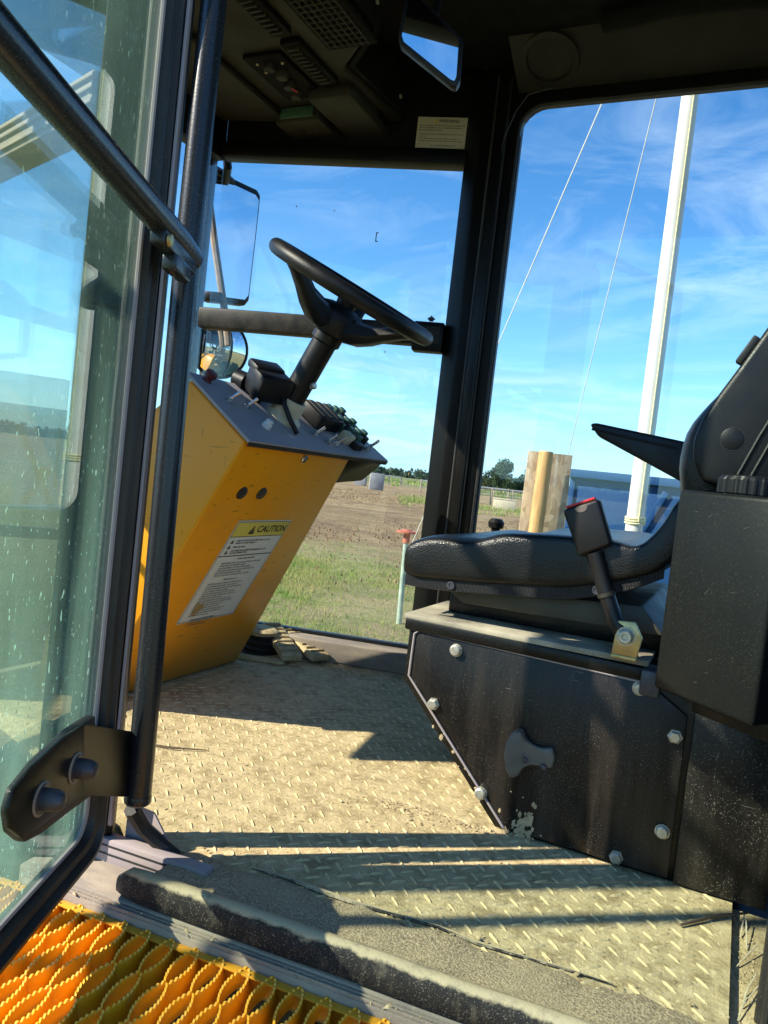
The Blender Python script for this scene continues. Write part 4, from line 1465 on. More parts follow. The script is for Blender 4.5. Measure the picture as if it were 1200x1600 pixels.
# indicator stalk housing on the column
ib = base + AX * .085 + Vector((-.045, -.055, -.005))
mi = Matrix((Vector((.80, -.35, -.48)).normalized(), Vector((.40, .91, .0)).normalized(), Vector((.80, -.35, -.48)).normalized().cross(Vector((.40, .91, 0)).normalized()))).transposed()
hb = box('switch_housing', ib, (.075, .085, .062), PLASTIC, sw, bev=.010, m=mi)
box('housing_cap', ib + mi @ Vector((-.028, -.002, .026)), (.05, .078, .022), PLASTIC, hb, bev=.009, m=mi)
lathe('round_switch', [(.022, 0), (.022, .03), (.018, .034)], ib + mi @ Vector((-.035, -.03, -.02)), mi @ Vector((-1, -.4, -.2)), PLASTIC, hb, 18)
stk0 = ib + mi @ Vector((-.02, -.02, .004))
stk1 = ray(372, 598, 1.78)
tube('indicator_stalk', [stk0, stk1], [.006, .0055], CREAM, sw, 10)
dd = (stk1 - stk0).normalized()
ss_ = Vector((0, 0, 1))
prism('stalk_paddle', [stk1 - dd * .012 - ss_ * .010, stk1 + dd * .03 - ss_ * .012, stk1 + dd * .012 + ss_ * .026], dd.cross(ss_).normalized() * .012, CREAM, sw, bev=.002)
lathe('clamp_bolt', [(.008, 0), (.008, .012), (.005, .014)], base + AX * .09 + Vector((.028, .0, 0)), (1, -.2, .1), BOLTM, sw, 10)

# foot pedals by the console
for k, (p_, q_, lb_) in enumerate([((-1.275, 2.00, .075), (-1.115, 1.885, .022), 'dusty ribbed foot pedal lying nearer the yellow console'), ((-1.235, 2.035, .06), (-1.065, 1.965, .018), 'dusty ribbed foot pedal nearer the window glass')]):
    p_, q_ = Vector(p_), Vector(q_)
    pd = thing('foot_pedal', lb_, 'pedal', (q_.x, q_.y, 0), 'foot pedals on the cab floor')
    bar2('tread_pad', p_, q_, .062, .020, FLOORM, pd, bev=.005)
    d_ = (q_ - p_)
    for j in range(7):
        c_ = p_ + d_ * (.12 + j * .125) + Vector((0, 0, .0125))
        sd_ = d_.cross(Vector((0, 0, 1))).normalized() * .024
        tube('tread_rib', [c_ - sd_, c_ + sd_], .003, SOIL, pd, 6)
    bar2('pivot_arm', p_ + Vector((0, 0, -.005)), (p_.x - .03, p_.y - .01, .01), .03, .015, BLACK, pd)
pb = thing('pedal_mount', 'round ribbed rubber boot on the floor beside the console', 'rubber boot', (-1.25, 1.90, 0))
lathe('boot', [(.065, 0), (.068, .012), (.055, .018), (.062, .028), (.050, .034), (.056, .044), (.044, .05), (.050, .060), (.03, .066)], (-1.255, 1.925, 0), (.05, 0, 1), RUBBER, pb, 20)
box('boot_plate', (-1.23, 1.90, .006), (.17, .13, .010), FLOORM, pb, rz=.3, bev=.003)
lathe('cap', [(.05, 0), (.052, .01), (.04, .016)], (-1.258, 1.925, .064), (.05, 0, 1), FLOORM, pb, 18)

# ------------------------------------------------------------------ seat base
YP = 1.262
sb = thing('seat_pedestal', 'black steel seat pedestal with a bolted side panel', 'pedestal', (-.22, 1.5, 0))
core = [(-.516, .330), (-.516, .215), (-.318, 0), (.075, 0), (.075, .330)]
prism('base_box', [(x, YP + .006, z) for x, z in core], (0, .50, 0), BLACK, sb, bev=.004)
prism('top_plate', [(-.524, YP - .006, .326), (-.105, YP - .006, .326), (-.105, 1.765, .326), (-.524, 1.765, .326)], (0, 0, .010), mat_painted('dusty_top_plate', (.20, .18, .135), .6, dust=1.0, speck=.6, scale=6, dustcol=(.58, .52, .38)), sb, bev=.002)
sp_ = [(-.500, .303), (-.492, .310), (-.100, .300), (-.040, .262), (-.038, .008), (-.30, .008), (-.492, .215), (-.502, .226)]
pan = prism('side_panel', [(x, YP - .003, z) for x, z in sp_], (0, .008, 0), PANEL, sb, bev=.0015)
tube('panel_edge', [(x, YP - .004, z) for x, z in [(-.300, .009), (-.492, .216), (-.502, .227), (-.500, .303), (-.492, .310), (-.105, .301)]], .0022, PINKSEAL, pan, 6)
prism('rear_panel', [(-.030, YP - .004, .004), (.10, YP - .004, .004), (.10, YP - .004, .300), (-.030, YP - .004, .300)], (0, .009, 0), PANEL, sb, bev=.002)
bar2('top_flange', (-.52, YP - .002, .319), (-.108, YP - .002, .313), .012, .022, BLACK, sb, bev=.004)
box('latch_bracket', (-.098, YP - .012, .305), (.03, .03, .04), BOLTDARK, sb, bev=.004)
bolts = [(714, 1015), (678, 1099), (752, 1238), (963, 1338), (1035, 1298), (1055, 1150), (1000, 1075)]
bxz = [(-.42, .289), (-.45, .187), (-.346, .056), (-.116, .017), (-.054, .078), (-.054, .228), (-.114, .290)]
hexp = None
for k, (x, z) in enumerate(bxz):
    o = lathe('bolt', [(.0115, 0), (.0115, .002), (.0098, .002), (.0098, .007), (.0075, .009), (.003, .0092)], (x, YP - .003, z), (0, -1, 0), BOLTM, pan, 6 if k % 2 else 12, smooth=False)
# grey pull handle, flared to the left
hd = []
for (hx, hy) in [(410, 280), (432, 283), (440, 310), (460, 330), (490, 342), (525, 340), (532, 375), (522, 405), (480, 396), (450, 393), (430, 405), (420, 425), (400, 428), (388, 400), (383, 350), (392, 305)]:
    d_ = fwd * 1200 + r2 * (hx / 2) - u2 * (hy / 2 + 200)
    q_ = d_ * ((YP - .02) / d_.y)
    hd.append((q_.x, q_.z + CAM_H))
bm = bmesh.new()
vs = [bm.verts.new((x, YP - .006, z)) for x, z in hd]
f = bm.faces.new(vs)
r_ = bmesh.ops.extrude_face_region(bm, geom=[f])
for e in r_['geom']:
    if isinstance(e, bmesh.types.BMVert):
        flare = max(0, (-.27 - e.co.x) / .05)
        e.co += Vector((0, -.012 - .030 * flare, 0))
bmesh.ops.recalc_face_normals(bm, faces=bm.faces)
bevel_bm(bm, .004, 3)
hnd = from_bm('pull_handle', bm, mat_plain('grey_plastic', (.13, .12, .105), .5, var=.35, bump=.2), sb, smooth=True)
for x, z in ((-.243, .134), (-.272, .140)):
    lathe('rivet', [(.005, 0), (.0045, .003), (.002, .004)], (x, YP - .0205 if x > -.27 else YP - .028, z), (0, -1, 0), BOLTDARK, hnd, 10)
# dried mud on the panel foot
bm = bmesh.new()
for k in range(96):
    x = RND.gauss(-.268, .010) if k < 80 else RND.gauss(-.35, .04)
    z = abs(RND.gauss(.022, .018)) if k < 80 else max(.005, .02 + (-.31 - x) * 1.0 + RND.gauss(0, .008))
    r_ = RND.uniform(.0012, .0038)
    mm = Matrix.Translation((x, YP - .003, z)) @ Matrix.Diagonal((r_ * 1.2, r_ * .3, r_ * RND.uniform(.8, 2.2), 1))
    bmesh.ops.create_icosphere(bm, subdivisions=1, radius=1, matrix=mm)
mud = from_bm('dried_mud', bm, SOIL, pan, smooth=True, angle=60)
mud['kind'] = 'stuff'

# ------------------------------------------------------------------ seat
seat = thing('operator_seat', 'black vinyl operator seat on the black base', 'seat', (-.3, 1.52, .336))
SY0, SY1 = 1.262, 1.772


def resample(pts, n):
    pts = [Vector((p[0], 0, p[1])) for p in pts]
    # catmull smoothing then equal arc steps
    dense = []
    for i in range(len(pts) - 1):
        p0, p1, p2, p3 = pts[max(0, i - 1)], pts[i], pts[i + 1], pts[min(len(pts) - 1, i + 2)]
        for k in range(12):
            u = k / 12
            dense.append(.5 * ((2 * p1) + (p2 - p0) * u + (2 * p0 - 5 * p1 + 4 * p2 - p3) * u * u + (3 * p1 - p0 - 3 * p2 + p3) * u ** 3))
    dense.append(pts[-1])
    L = [0]
    for i in range(1, len(dense)):
        L.append(L[-1] + (dense[i] - dense[i - 1]).length)
    out = []
    j = 0
    for k in range(n):
        s = L[-1] * k / (n - 1)
        while j < len(L) - 2 and L[j + 1] < s:
            j += 1
        u = (s - L[j]) / max(1e-9, L[j + 1] - L[j])
        out.append(dense[j].lerp(dense[j + 1], u))
    return out


def sgp(v, p):
    return math.copysign(abs(v) ** p, v)


def slab(name, up, lo_, y0, y1, mat, parent, n=44, seg=44, p=.42, dish=.0, endr=4):
    """padded slab between two side outlines (x,z), rounded across the width y"""
    U, Lw = resample(up, n), resample(lo_, n)
    yc, hw = (y0 + y1) / 2, (y1 - y0) / 2
    V, F = [], []
    for i in range(n):
        e = min(i, n - 1 - i)
        shrink = 1.0 if e >= endr else (.62 + .38 * math.sin(e / endr * math.pi / 2))
        wsh = 1.0 if e >= endr else (.94 + .06 * math.sin(e / endr * math.pi / 2))
        mid_ = (U[i] + Lw[i]) / 2
        half = (U[i] - Lw[i]) / 2 * shrink
        for k in range(seg):
            a = 2 * math.pi * k / seg
            cy_, sy_ = sgp(math.cos(a), p), sgp(math.sin(a), p)
            d_ = 1.0
            if sy_ > 0:
                d_ = 1 - dish * min(1, .35 + max(0, i / n - .22) * 3) * (1 - abs(cy_) ** 3)
            v = mid_ + half * (sy_ * d_)
            V.append((v.x, yc + cy_ * hw * wsh, v.z))
    for i in range(n - 1):
        for k in range(seg):
            F.append((i * seg + k, i * seg + (k + 1) % seg, (i + 1) * seg + (k + 1) % seg, (i + 1) * seg + k))
    F.append(tuple(reversed(range(seg))))
    F.append(tuple(range((n - 1) * seg, n * seg)))
    return mk(name, V, F, mat, parent, smooth=True, angle=70)


cu_up = [(-.540, .432), (-.535, .462), (-.505, .480), (-.470, .487), (-.435, .486), (-.405, .492), (-.365, .508), (-.31, .516), (-.25, .520), (-.19, .520), (-.15, .515), (-.125, .540), (-.108, .575), (-.100, .610)]
cu_lo = [(-.536, .400), (-.530, .397), (-.490, .397), (-.45, .399), (-.41, .402), (-.37, .406), (-.33, .410), (-.29, .414), (-.25, .418), (-.20, .432), (-.15, .450), (-.10, .478), (-.065, .520), (-.045, .56)]
slab('cushion', cu_up, cu_lo, SY0 - .014, SY1 + .01, VINYL, seat, n=60, seg=60, dish=.30, p=.27)
bk_up = [(-.112, .585), (-.112, .62), (-.113, .66), (-.107, .705), (-.085, .745), (-.055, .785), (-.03, .83), (-.006, .888), (.03, .97), (.07, 1.06), (.085, 1.10)]
bk_lo = [(-.03, .55), (-.02, .58), (-.01, .62), (.0, .66), (.02, .71), (.04, .76), (.06, .81), (.08, .87), (.11, .95), (.14, 1.03), (.14, 1.07)]
slab('backrest', bk_up, bk_lo, SY0 + .02, SY1 - .02, VINYL, seat, n=30, dish=.35, p=.45)
# hinge cover on the near side of the backrest
hc = [(-.062, .620), (-.080, .648), (-.084, .682), (-.076, .715), (-.058, .752), (-.036, .792), (-.012, .838), (.012, .885), (.036, .935), (.075, .930), (.10, .80), (.075, .64), (.0, .612)]
cov = prism('hinge_cover', [(x, SY0 + .02, z) for x, z in hc], (0, -.030, 0), PLASTIC, seat, bev=.009, seg=4)
lathe('cover_disc', [(.0165, -.002), (.0165, .0006), (.0155, .0012), (.0, .0012)], (-.030, SY0 - .0102, .688), (0, -1, 0), PLASTIC, cov, 28)
lathe('disc_groove', [(.0176, 0), (.0176, .0005)], (-.030, SY0 - .0100, .688), (0, -1, 0), INK, cov, 28)
tube('cover_ridge', [(-.020, SY0 - .010, .625), (.006, SY0 - .0105, .695), (.05, SY0 - .010, .80)], .003, PLASTIC, cov, 8)
tube('cover_ridge', [(-.002, SY0 - .010, .625), (.022, SY0 - .0105, .690), (.065, SY0 - .010, .79)], .003, PLASTIC, cov, 8)
box('cover_slot', (-.026, SY0 + .006, .822), (.010, .02, .045), INK, cov, bev=.002, m=Matrix.Rotation(R(28), 3, 'Y'))
# ribbed trim round the cushion foot
lo_r = resample(cu_lo[1:12], 30)
V, F = [], []
for v in lo_r:
    V += [(v.x, SY0 + .004, v.z - .012), (v.x, SY0 - .004, v.z - .010), (v.x, SY0 - .004, v.z + .010), (v.x, SY0 + .004, v.z + .013)]
for i in range(29):
    for k in range(3):
        F.append((i * 4 + k, (i + 1) * 4 + k, (i + 1) * 4 + k + 1, i * 4 + k + 1))
mk('edge_trim', V, F, TRIM, seat, smooth=True, angle=30)
tube('trim_piping', [(v.x, SY0 - .003, v.z + .0125) for v in lo_r], .0026, VINYL, seat, 6)
V, F = [], []
ft = [(-.531, SY0 + .012 + .004 + k * (SY1 - SY0 - .008) / 10) for k in range(11)]
for (x, y) in ft:
    V += [(x + .006, y, .385), (x - .005, y, .388), (x - .005, y, .410)]
for i in range(10):
    for k in range(2):
        F.append((i * 3 + k, (i + 1) * 3 + k, (i + 1) * 3 + k + 1, i * 3 + k + 1))
mk('front_trim', V, F, TRIM, seat)
for (x, z) in ((-.443, .399), (-.198, .432)):
    lathe('trim_screw', [(.008, 0), (.007, .003), (.004, .003), (.004, .002)], (x, SY0 - .004, z), (0, -1, 0), BOLTDARK, seat, 12)
prism('seat_pan', [(-.47, SY0 + .03, .393), (-.13, SY0 + .03, .415), (-.09, SY0 + .03, .372), (-.43, SY0 + .03, .366)], (0, .44, 0), mat_plain('olive_pan', (.05, .047, .032), .55), seat, bev=.004)
prism('suspension_box', [(-.475, SY0 + .085, .337), (-.05, SY0 + .085, .337), (-.05, SY0 + .085, .378), (-.475, SY0 + .085, .378)], (0, .35, 0), BLACK, seat, bev=.004)
# far armrest
am = [(-.332, .738), (-.320, .742), (-.145, .718), (-.06, .705), (-.06, .60), (-.148, .640), (-.31, .712)]
prism('armrest', [(x, 1.725, z) for x, z in am], (0, .075, 0), PLASTIC, seat, bev=.009, seg=3)
tube('armrest_pad_seam', [(-.325, 1.7242, .727), (-.145, 1.7242, .700)], .003, INK, seat, 6)
kb = ray(775, 822, 2.05)
lathe('adjust_knob', [(.010, 0), (.012, .012), (.020, .016), (.022, .030), (.014, .040)], (kb.x, kb.y, kb.z - .02), (0, 0, 1), PLASTIC, seat, 16)
tube('adjust_lever', [(kb.x, kb.y, kb.z - .01), (kb.x + .02, kb.y - .05, .42), (kb.x + .05, kb.y - .08, .38)], .006, BLACK, seat, 8)

# buckle
bu = thing('seat_belt_buckle', 'black seat belt buckle with red button on a stiff strap', 'seat belt', (-.137, 1.245, .336))
by = 1.232
bq = [Vector((-.263, by, .553)), Vector((-.209, by, .578)), Vector((-.180, by, .508)), Vector((-.228, by, .482))]
bc = sum(bq, Vector()) / 4
bux = (bq[1] - bq[0]).normalized()
buz = (bq[0] - bq[3]).normalized()
prism('buckle_case', bq, (0, .030, 0), PLASTIC, bu, bev=.006, seg=3)
prism('release_button', [bq[0] + bux * .006 + buz * .0005 + Vector((0, .006, 0)), bq[1] - bux * .006 + buz * .0005 + Vector((0, .006, 0)), bq[1] - bux * .006 + buz * .0005 + Vector((0, .024, 0)), bq[0] + bux * .006 + buz * .0005 + Vector((0, .024, 0))], buz * .004, REDP, bu, bev=.001)
mm_ = (bq[0] + bq[1]) / 2
V = [mm_ + bux * (.010 * math.cos(a)) + buz * (-.004 - .009 * math.sin(a)) + Vector((0, -.0006, 0)) for a in [math.pi * k / 10 for k in range(11)]]
mk('thumb_notch', V, [tuple(range(11))], mat_plain('warm_grey_plastic', (.12, .10, .09), .5), bu)
sl = [(-.206, by + .013, .492), (-.192, by + .013, .458), (-.178, by + .012, .425), (-.162, by + .010, .392), (-.146, by + .008, .374)]
tube('strap_sleeve', sl, [.014, .013, .0125, .013, .014], PLASTIC, bu, 10)
lathe('sleeve_ring', [(.0145, 0), (.0145, .006)], (-.181, by + .012, .432), (.4, 0, -.9), HEADLINER, bu, 12)
prism('anchor_plate', [(-.160, by - .002, .340), (-.122, by - .002, .340), (-.116, by - .002, .372), (-.130, by - .002, .396), (-.156, by - .002, .394)], (0, .006, 0), BRASS, bu, bev=.002)
prism('bracket_foot', [(-.160, by - .004, .336), (-.122, by - .004, .336), (-.122, by + .03, .336), (-.160, by + .03, .336)], (0, 0, .005), BRASS, bu, bev=.001)
lathe('anchor_bolt', [(.0150, 0), (.0150, .003), (.0125, .003), (.0120, .010), (.009, .0125), (.005, .0125), (.004, .010)], (-.141, by - .002, .372), (0, -1, 0), BOLTM, bu, 14)

# ------------------------------------------------------------------ fluid tank
tk = thing('fluid_tank', 'black plastic fluid tank with a ribbed cap beside the seat', 'tank', (-.02, 1.16, .316))
tl_, tr_ = Vector((-.089, 1.167, 0)), Vector((.041, 1.063, 0))
te = (tr_ - tl_).normalized()
tdv = Vector((-te.y, te.x, 0))
poly = [tl_ + tdv * .0, tr_, tr_ + tdv * .125, tl_ + tdv * .095]
bm = bmesh.new()
vs0 = [bm.verts.new((p.x, p.y, .316)) for p in poly]
vs1 = [bm.verts.new((p.x, p.y, .604)) for p in poly]
bm.faces.new(vs0[::-1])
bm.faces.new(vs1)
for k in range(4):
    bm.faces.new((vs0[k], vs0[(k + 1) % 4], vs1[(k + 1) % 4], vs1[k]))
bevel_bm(bm, .007, 3)
from_bm('tank_body', bm, TANKM, tk, smooth=True)
cpos = (tl_ + te * .078 + tdv * .055)
lathe('neck', [(.036, 0), (.036, .01)], (cpos.x, cpos.y, .602), (0, 0, 1), TANKM, tk, 24)
V, F = [], []
nr = 96
for (rb, z, ribbed) in ((.044, .606, 1), (.044, .624, 1), (.042, .629, 0), (.034, .631, 0)):
    for k in range(nr):
        r_ = rb + (.0016 if (k % 4 < 2 and ribbed) else 0)
        V.append((cpos.x + r_ * math.cos(6.2832 * k / nr), cpos.y + r_ * math.sin(6.2832 * k / nr), z))
for i in range(3):
    for k in range(nr):
        F.append((i * nr + k, i * nr + (k + 1) % nr, (i + 1) * nr + (k + 1) % nr, (i + 1) * nr + k))
F.append(tuple(range(3 * nr, 4 * nr)))
F.append(tuple(reversed(range(nr))))
mk('ribbed_cap', V, F, PLASTIC, tk, smooth=False)
scr = []
for k in range(9):
    s_, z_ = RND.uniform(.01, .15), RND.uniform(.33, .58)
    a = RND.uniform(-.5, .9)
    L_ = RND.uniform(.004, .012)
    w_ = .0003
    c_ = tl_ + te * s_ - tdv * .0006 + Vector((0, 0, z_))
    d_ = te * math.cos(a) + Vector((0, 0, math.sin(a)))
    n_ = te * -math.sin(a) + Vector((0, 0, math.cos(a)))
    scr.append([c_, c_ + d_ * L_, c_ + d_ * L_ + n_ * w_, c_ + n_ * w_ * 2])
quads_mesh('scratches', scr, mat_plain('scratch_grey', (.09, .09, .09), .6), tk)
box('mount_strap', ((tl_ + te * .09 + tdv * .085).x, (tl_ + te * .09 + tdv * .085).y, .300), (.14, .05, .03), BLACK, tk, rz=math.atan2(te.y, te.x), bev=.004)

# ------------------------------------------------------------------ the open glass door
dr = thing('cab_door', 'open glass cab door with black frame, hinge bracket and grab tube', 'door', (-.80, .86, -.02))
DD = Vector((.3987, -.9171, 0))
DN = Vector((.9171, .3987, 0))
D0 = Vector((-.744, .779, 0))


def door(t_, z, off=0.0):
    return D0 + DD * t_ + DN * off + Vector((0, 0, z))


DWID, DB, DT = .80, .026, 1.66
FRW = .043
out = []
rr = .05
for cx_, cz_, a0 in ((DWID - rr, DB + rr, 270), (DWID - rr, DT - rr, 0), (rr, DT - rr, 90), (rr * .7, DB + rr * .7, 180)):
    r_ = rr if a0 != 180 else rr * .7
    for k in range(7):
        a = R(a0 + 15 * k)
        out.append((cx_ + r_ * math.cos(a), cz_ + r_ * math.sin(a)))
inn = []
for (a, b) in out:
    a2 = FRW + (a / DWID) * (DWID - 2 * FRW)
    b2 = DB + FRW + ((b - DB) / (DT - DB)) * (DT - DB - 2 * FRW)
    inn.append((a2, b2))
prism('glass_pane', [door(a, b, -.003) for a, b in [(x * .965 + .012, z * .985 + .012) for x, z in out]], DN * .006, GLASSDOOR, dr)
# frame: rounded black rubber profile made of nested rings
rings = [(0.0, -.012), (0.0, .010), (.14, .019), (.34, .021), (.44, .012), (.56, .012), (.68, .018), (.84, .016), (.92, .006), (1.0, .0045), (1.0, -.006), (.5, -.014)]
V, F = [], []
for f_, off in rings:
    for (a, b), (c_, d_) in zip(out, inn):
        V.append(door(a + (c_ - a) * f_, b + (d_ - b) * f_, off))
n = len(out)
for i in range(len(rings)):
    i2 = (i + 1) % len(rings)
    for k in range(n):
        F.append((i * n + k, i * n + (k + 1) % n, i2 * n + (k + 1) % n, i2 * n + k))
mk('door_frame', V, F, RUBBER, dr, smooth=True, angle=40)
tube('glass_bead', [door(a + (c_ - a) * 1.02, b + (d_ - b) * 1.02, .0055) for (a, b), (c_, d_) in zip(out, inn)], .0032, PINKSEAL, dr, 6, closed=True)
# hinge tube inside the opening
TB = [Vector((-.7095, .8226, .087)), Vector((-.7415, .8507, .850)), Vector((-.7514, .8658, 1.212)), Vector((-.760, .877, 1.66))]
tb = tube('hinge_tube', [TB[0], TB[0] + (TB[1] - TB[0]) * .3, TB[1], TB[2], TB[3]], .0178, TUBE, dr, 20)
lathe('tube_end', [(.0178, 0), (.0184, .002), (.0184, .010), (.016, .013)], TB[0] + Vector((0, 0, .011)), (0, 0, -1), TUBE, tb, 20)
# lower bracket bolted through the glass
bp = [(.055, .215), (.118, .215), (.27, .168), (.335, .150), (.348, .130), (.335, .110), (.30, .100), (.16, .090), (.075, .086), (.055, .086)]
pl = [(.040, .196), (.080, .196), (.150, .190), (.250, .170), (.335, .165)]
outl = [(127, 1130), (95, 1150), (45, 1195), (12, 1235), (4, 1265), (8, 1295), (24, 1308), (48, 1296), (90, 1265), (126, 1240)]


def on_door(px, py, off):
    o_ = Vector((0, 0, CAM_H))
    d = fwd * 1200 + r2 * (px - 600) - u2 * (py - 800)
    t_ = ((D0 + DN * off) - o_).dot(DN) / d.dot(DN)
    return o_ + d * t_


bw = [on_door(x, y, .0225) for x, y in outl]
lb2 = prism('hinge_bracket', bw, DN * .006, BLACK, dr, bev=.002)
gask = [on_door(x + (x - 70) * .10, y + (y - 1220) * .12 - 4, .0075) for x, y in outl]
prism('bracket_gasket', gask, DN * .0145, RUBBER, dr, bev=.004)
j0, j1 = bw[0] + DN * .006, bw[-1] + DN * .006
tz = Vector((TB[0].x - .011, TB[0].y - .016, 0))
prism('bracket_arm', [j0, ray(206, 1142, 1.06), ray(203, 1243, 1.06), j1], DD * .006, BLACK, dr, bev=.0015)
for (px, py) in ((118, 1200), (64, 1248)):
    c_ = on_door(px, py, .0285)
    lathe('bracket_bolt', [(.0155, 0), (.0155, .003), (.0118, .003), (.0118, .010), (.0112, .018), (.008, .024), (.003, .0262)], c_, DN, BOLTDARK, dr, 20)
    lathe('bolt_washer', [(.0185, 0), (.0185, .0016)], c_, DN, ALU, dr, 20)
# grab bar across the door with clamps
_g0, _g1 = on_door(-90, -45, .040), ray(297, 397, 1.035)
tube('grab_bar', [_g0, _g0.lerp(_g1, .5), _g0.lerp(_g1, .9), _g1 + Vector((-.004, .006, -.004))], .0175, TUBE, dr, 18)
_gd = (_g1 - _g0).normalized()
bar2('clamp_strip', _g1 - _gd * .135 + Vector((.004, 0, -.022)), _g1 - _gd * .006 + Vector((.004, 0, -.020)), .020, .018, TUBE, dr, bev=.003)
bar2('clamp_block', _g1 - _gd * .098 + Vector((.008, 0, -.040)), _g1 - _gd * .034 + Vector((.008, 0, -.038)), .020, .022, TUBE, dr, bev=.005)
bar2('clamp_end', TB[1] + Vector((.020, -.028, -.004)), TB[1] + Vector((.006, -.008, -.012)), .032, .032, BLACK, dr, bev=.005)
lathe('clamp_screw', [(.008, 0), (.007, .004), (.003, .005)], _g1 - _gd * .122 + Vector((.016, 0, -.024)), DN, BRASS, dr, 12)

# ------------------------------------------------------------------ outside mirrors
mo = thing('side_mirror', 'large rectangular outside mirror on a grooved arm past the far window', 'mirror', (-1.60, 2.08, .9))
mc = [ray(326, 262, 2.55), ray(400, 297, 2.70), ray(407, 306, 2.71), ray(405, 330, 2.71), ray(388, 470, 2.71), ray(381, 478, 2.70), ray(322, 468, 2.55), ray(313, 458, 2.54)]
c0 = sum(mc, Vector()) / 8
nm = (mc[1] - mc[0]).cross(mc[5] - mc[1]).normalized()
if nm.dot(Vector((0, 0, .58)) - c0) < 0:
    nm = -nm
mc = [c0 + ((p - c0) - nm * (p - c0).dot(nm)) for p in mc]
prism('mirror_case', mc, -nm * .035, BLACK, mo, bev=.006)
prism('mirror_glass', [c0 + (p - c0) * .90 + nm * .001 for p in mc], nm * .0015, MIRROR, mo)
tube('mirror_arm', [ray(322, 275, 2.5), ray(336, 385, 2.5), ray(351, 486, 2.5), ray(357, 540, 2.5)], .012, ALU, mo, 8)
tube('upper_bracket', [ray(352, 225, 2.5), ray(356, 262, 2.5), ray(352, 285, 2.6)], .014, BLACK, mo, 8)
tube('upper_bracket', [ray(325, 258, 2.5), ray(345, 270, 2.55), ray(362, 285, 2.62)], .014, BLACK, mo, 8)
box('arm_clamp', ray(334, 465, 2.5), (.07, .05, .03), BLACK, mo, rz=.3, bev=.006)
cv = thing('convex_mirror', 'small round convex mirror under the rectangular one', 'mirror', (-1.62, 2.05, .75))
cc0 = ray(343, 545, 2.55)
cnv = (Vector((0, 0, .58)) - cc0).normalized()
cnv = (cnv + Vector((.55, -.05, .05))).normalized()
lathe('mirror_shell', [(.02, -.06), (.07, -.045), (.098, -.01), (.100, .0), (.097, .004), (.088, .004)], cc0, cnv, BLACK, cv, 36)
prof_ = [(.089 * math.sin(a), .004 + .045 * (math.cos(a) - math.cos(1.2)) / (1 - math.cos(1.2)) * .5) for a in [1.57 - .15 * k for k in range(11)]]
prof_ = [(.089 * (1 - k / 12), .004 + .022 * (1 - (1 - k / 12) ** 2)) for k in range(12)]
lathe('mirror_face', prof_, cc0, cnv, MIRROR, cv, 36)
tube('mirror_stem', [ray(316, 500, 2.56), ray(318, 545, 2.62), ray(320, 590, 2.6)], .018, BLACK, cv, 8)
lathe('stem_bolt', [(.009, 0), (.008, .006), (.004, .007)], ray(318, 528, 2.52), cnv, BOLTM, cv, 10)

# near side mirror, twin of the far one, beyond the left edge of the picture
ns = thing('near_side_mirror', 'rectangular outside mirror at the near front corner, left of the door', 'mirror', (-1.58, .95, .6))
na, nb_ = Vector((-1.575, .945, 0)), Vector((-1.500, .700, 0))
ndir = (nb_ - na).normalized()
nnm = Vector((-ndir.y, ndir.x, 0))
prism('mirror_case', [na + Vector((0, 0, .86)), na + ndir * .01 + Vector((0, 0, .83)), nb_ + Vector((0, 0, .80)), nb_ + Vector((0, 0, 1.34)), na + Vector((0, 0, 1.27))], -nnm * .035, BLACK, ns, bev=.008)
prism('mirror_glass', [na + ndir * .02 + nnm * .001 + Vector((0, 0, .87)), nb_ - ndir * .015 + nnm * .001 + Vector((0, 0, .82)), nb_ - ndir * .015 + nnm * .001 + Vector((0, 0, 1.32)), na + ndir * .02 + nnm * .001 + Vector((0, 0, 1.25))], nnm * .0015, MIRROR, ns)
tube('mirror_arm', [Q2 + Vector((0, 0, 1.45)), na + Vector((-.03, -.03, 1.40)), na.lerp(nb_, .3) - nnm * .04 + Vector((0, 0, 1.30)), na.lerp(nb_, .3) - nnm * .04 + Vector((0, 0, .75)), Q2 + Vector((0, 0, .70))], .012, BLACK, ns, 8)

# out-of-view upright bars, added to cast thin shadow bands on the floor
nmr = thing('shadow_casting_bars', 'black upright bars beyond the view, added to cast thin shadows on the floor', 'shadow bars', (-1.4, .35, 0))
for (k_, z0_, z1_) in ((1.15, .35, 1.45), (1.27, .35, 1.45)):
    x_, y_ = (-.572 - .788 * k_, .84 - .616 * k_) if k_ < 1.2 else (-.432 - .788 * k_, .84 - .616 * k_)
    tube('upright_bar', [(x_, y_, z0_), (x_, y_, z1_)], .014, BLACK, nmr, 10)
u0 = Vector((-.572 - .788 * 1.15, .84 - .616 * 1.15, 0))
u1 = Vector((-.432 - .788 * 1.27, .84 - .616 * 1.27, 0))
bar2('upper_arm', u0 + Vector((0, 0, 1.45)), Q2 + Vector((0, 0, 1.55)), .025, .025, BLACK, nmr)
bar2('lower_arm', u0 + Vector((0, 0, .36)), Q2 + Vector((0, 0, .36)), .025, .025, BLACK, nmr)
bar2('link_bar', u0 + Vector((0, 0, 1.44)), u1 + Vector((0, 0, 1.44)), .02, .02, BLACK, nmr)
bar2('link_bar', u0 + Vector((0, 0, .37)), u1 + Vector((0, 0, .37)), .02, .02, BLACK, nmr)

# ------------------------------------------------------------------ orange serrated step
stp = thing('step_grating', 'orange yellow serrated grip step below the door sill', 'step', (-.45, .65, -.10))
pitch_x = .0362
nst = 25
GZT = -.036
STEP_ROT = R(3.0)
PER = .069


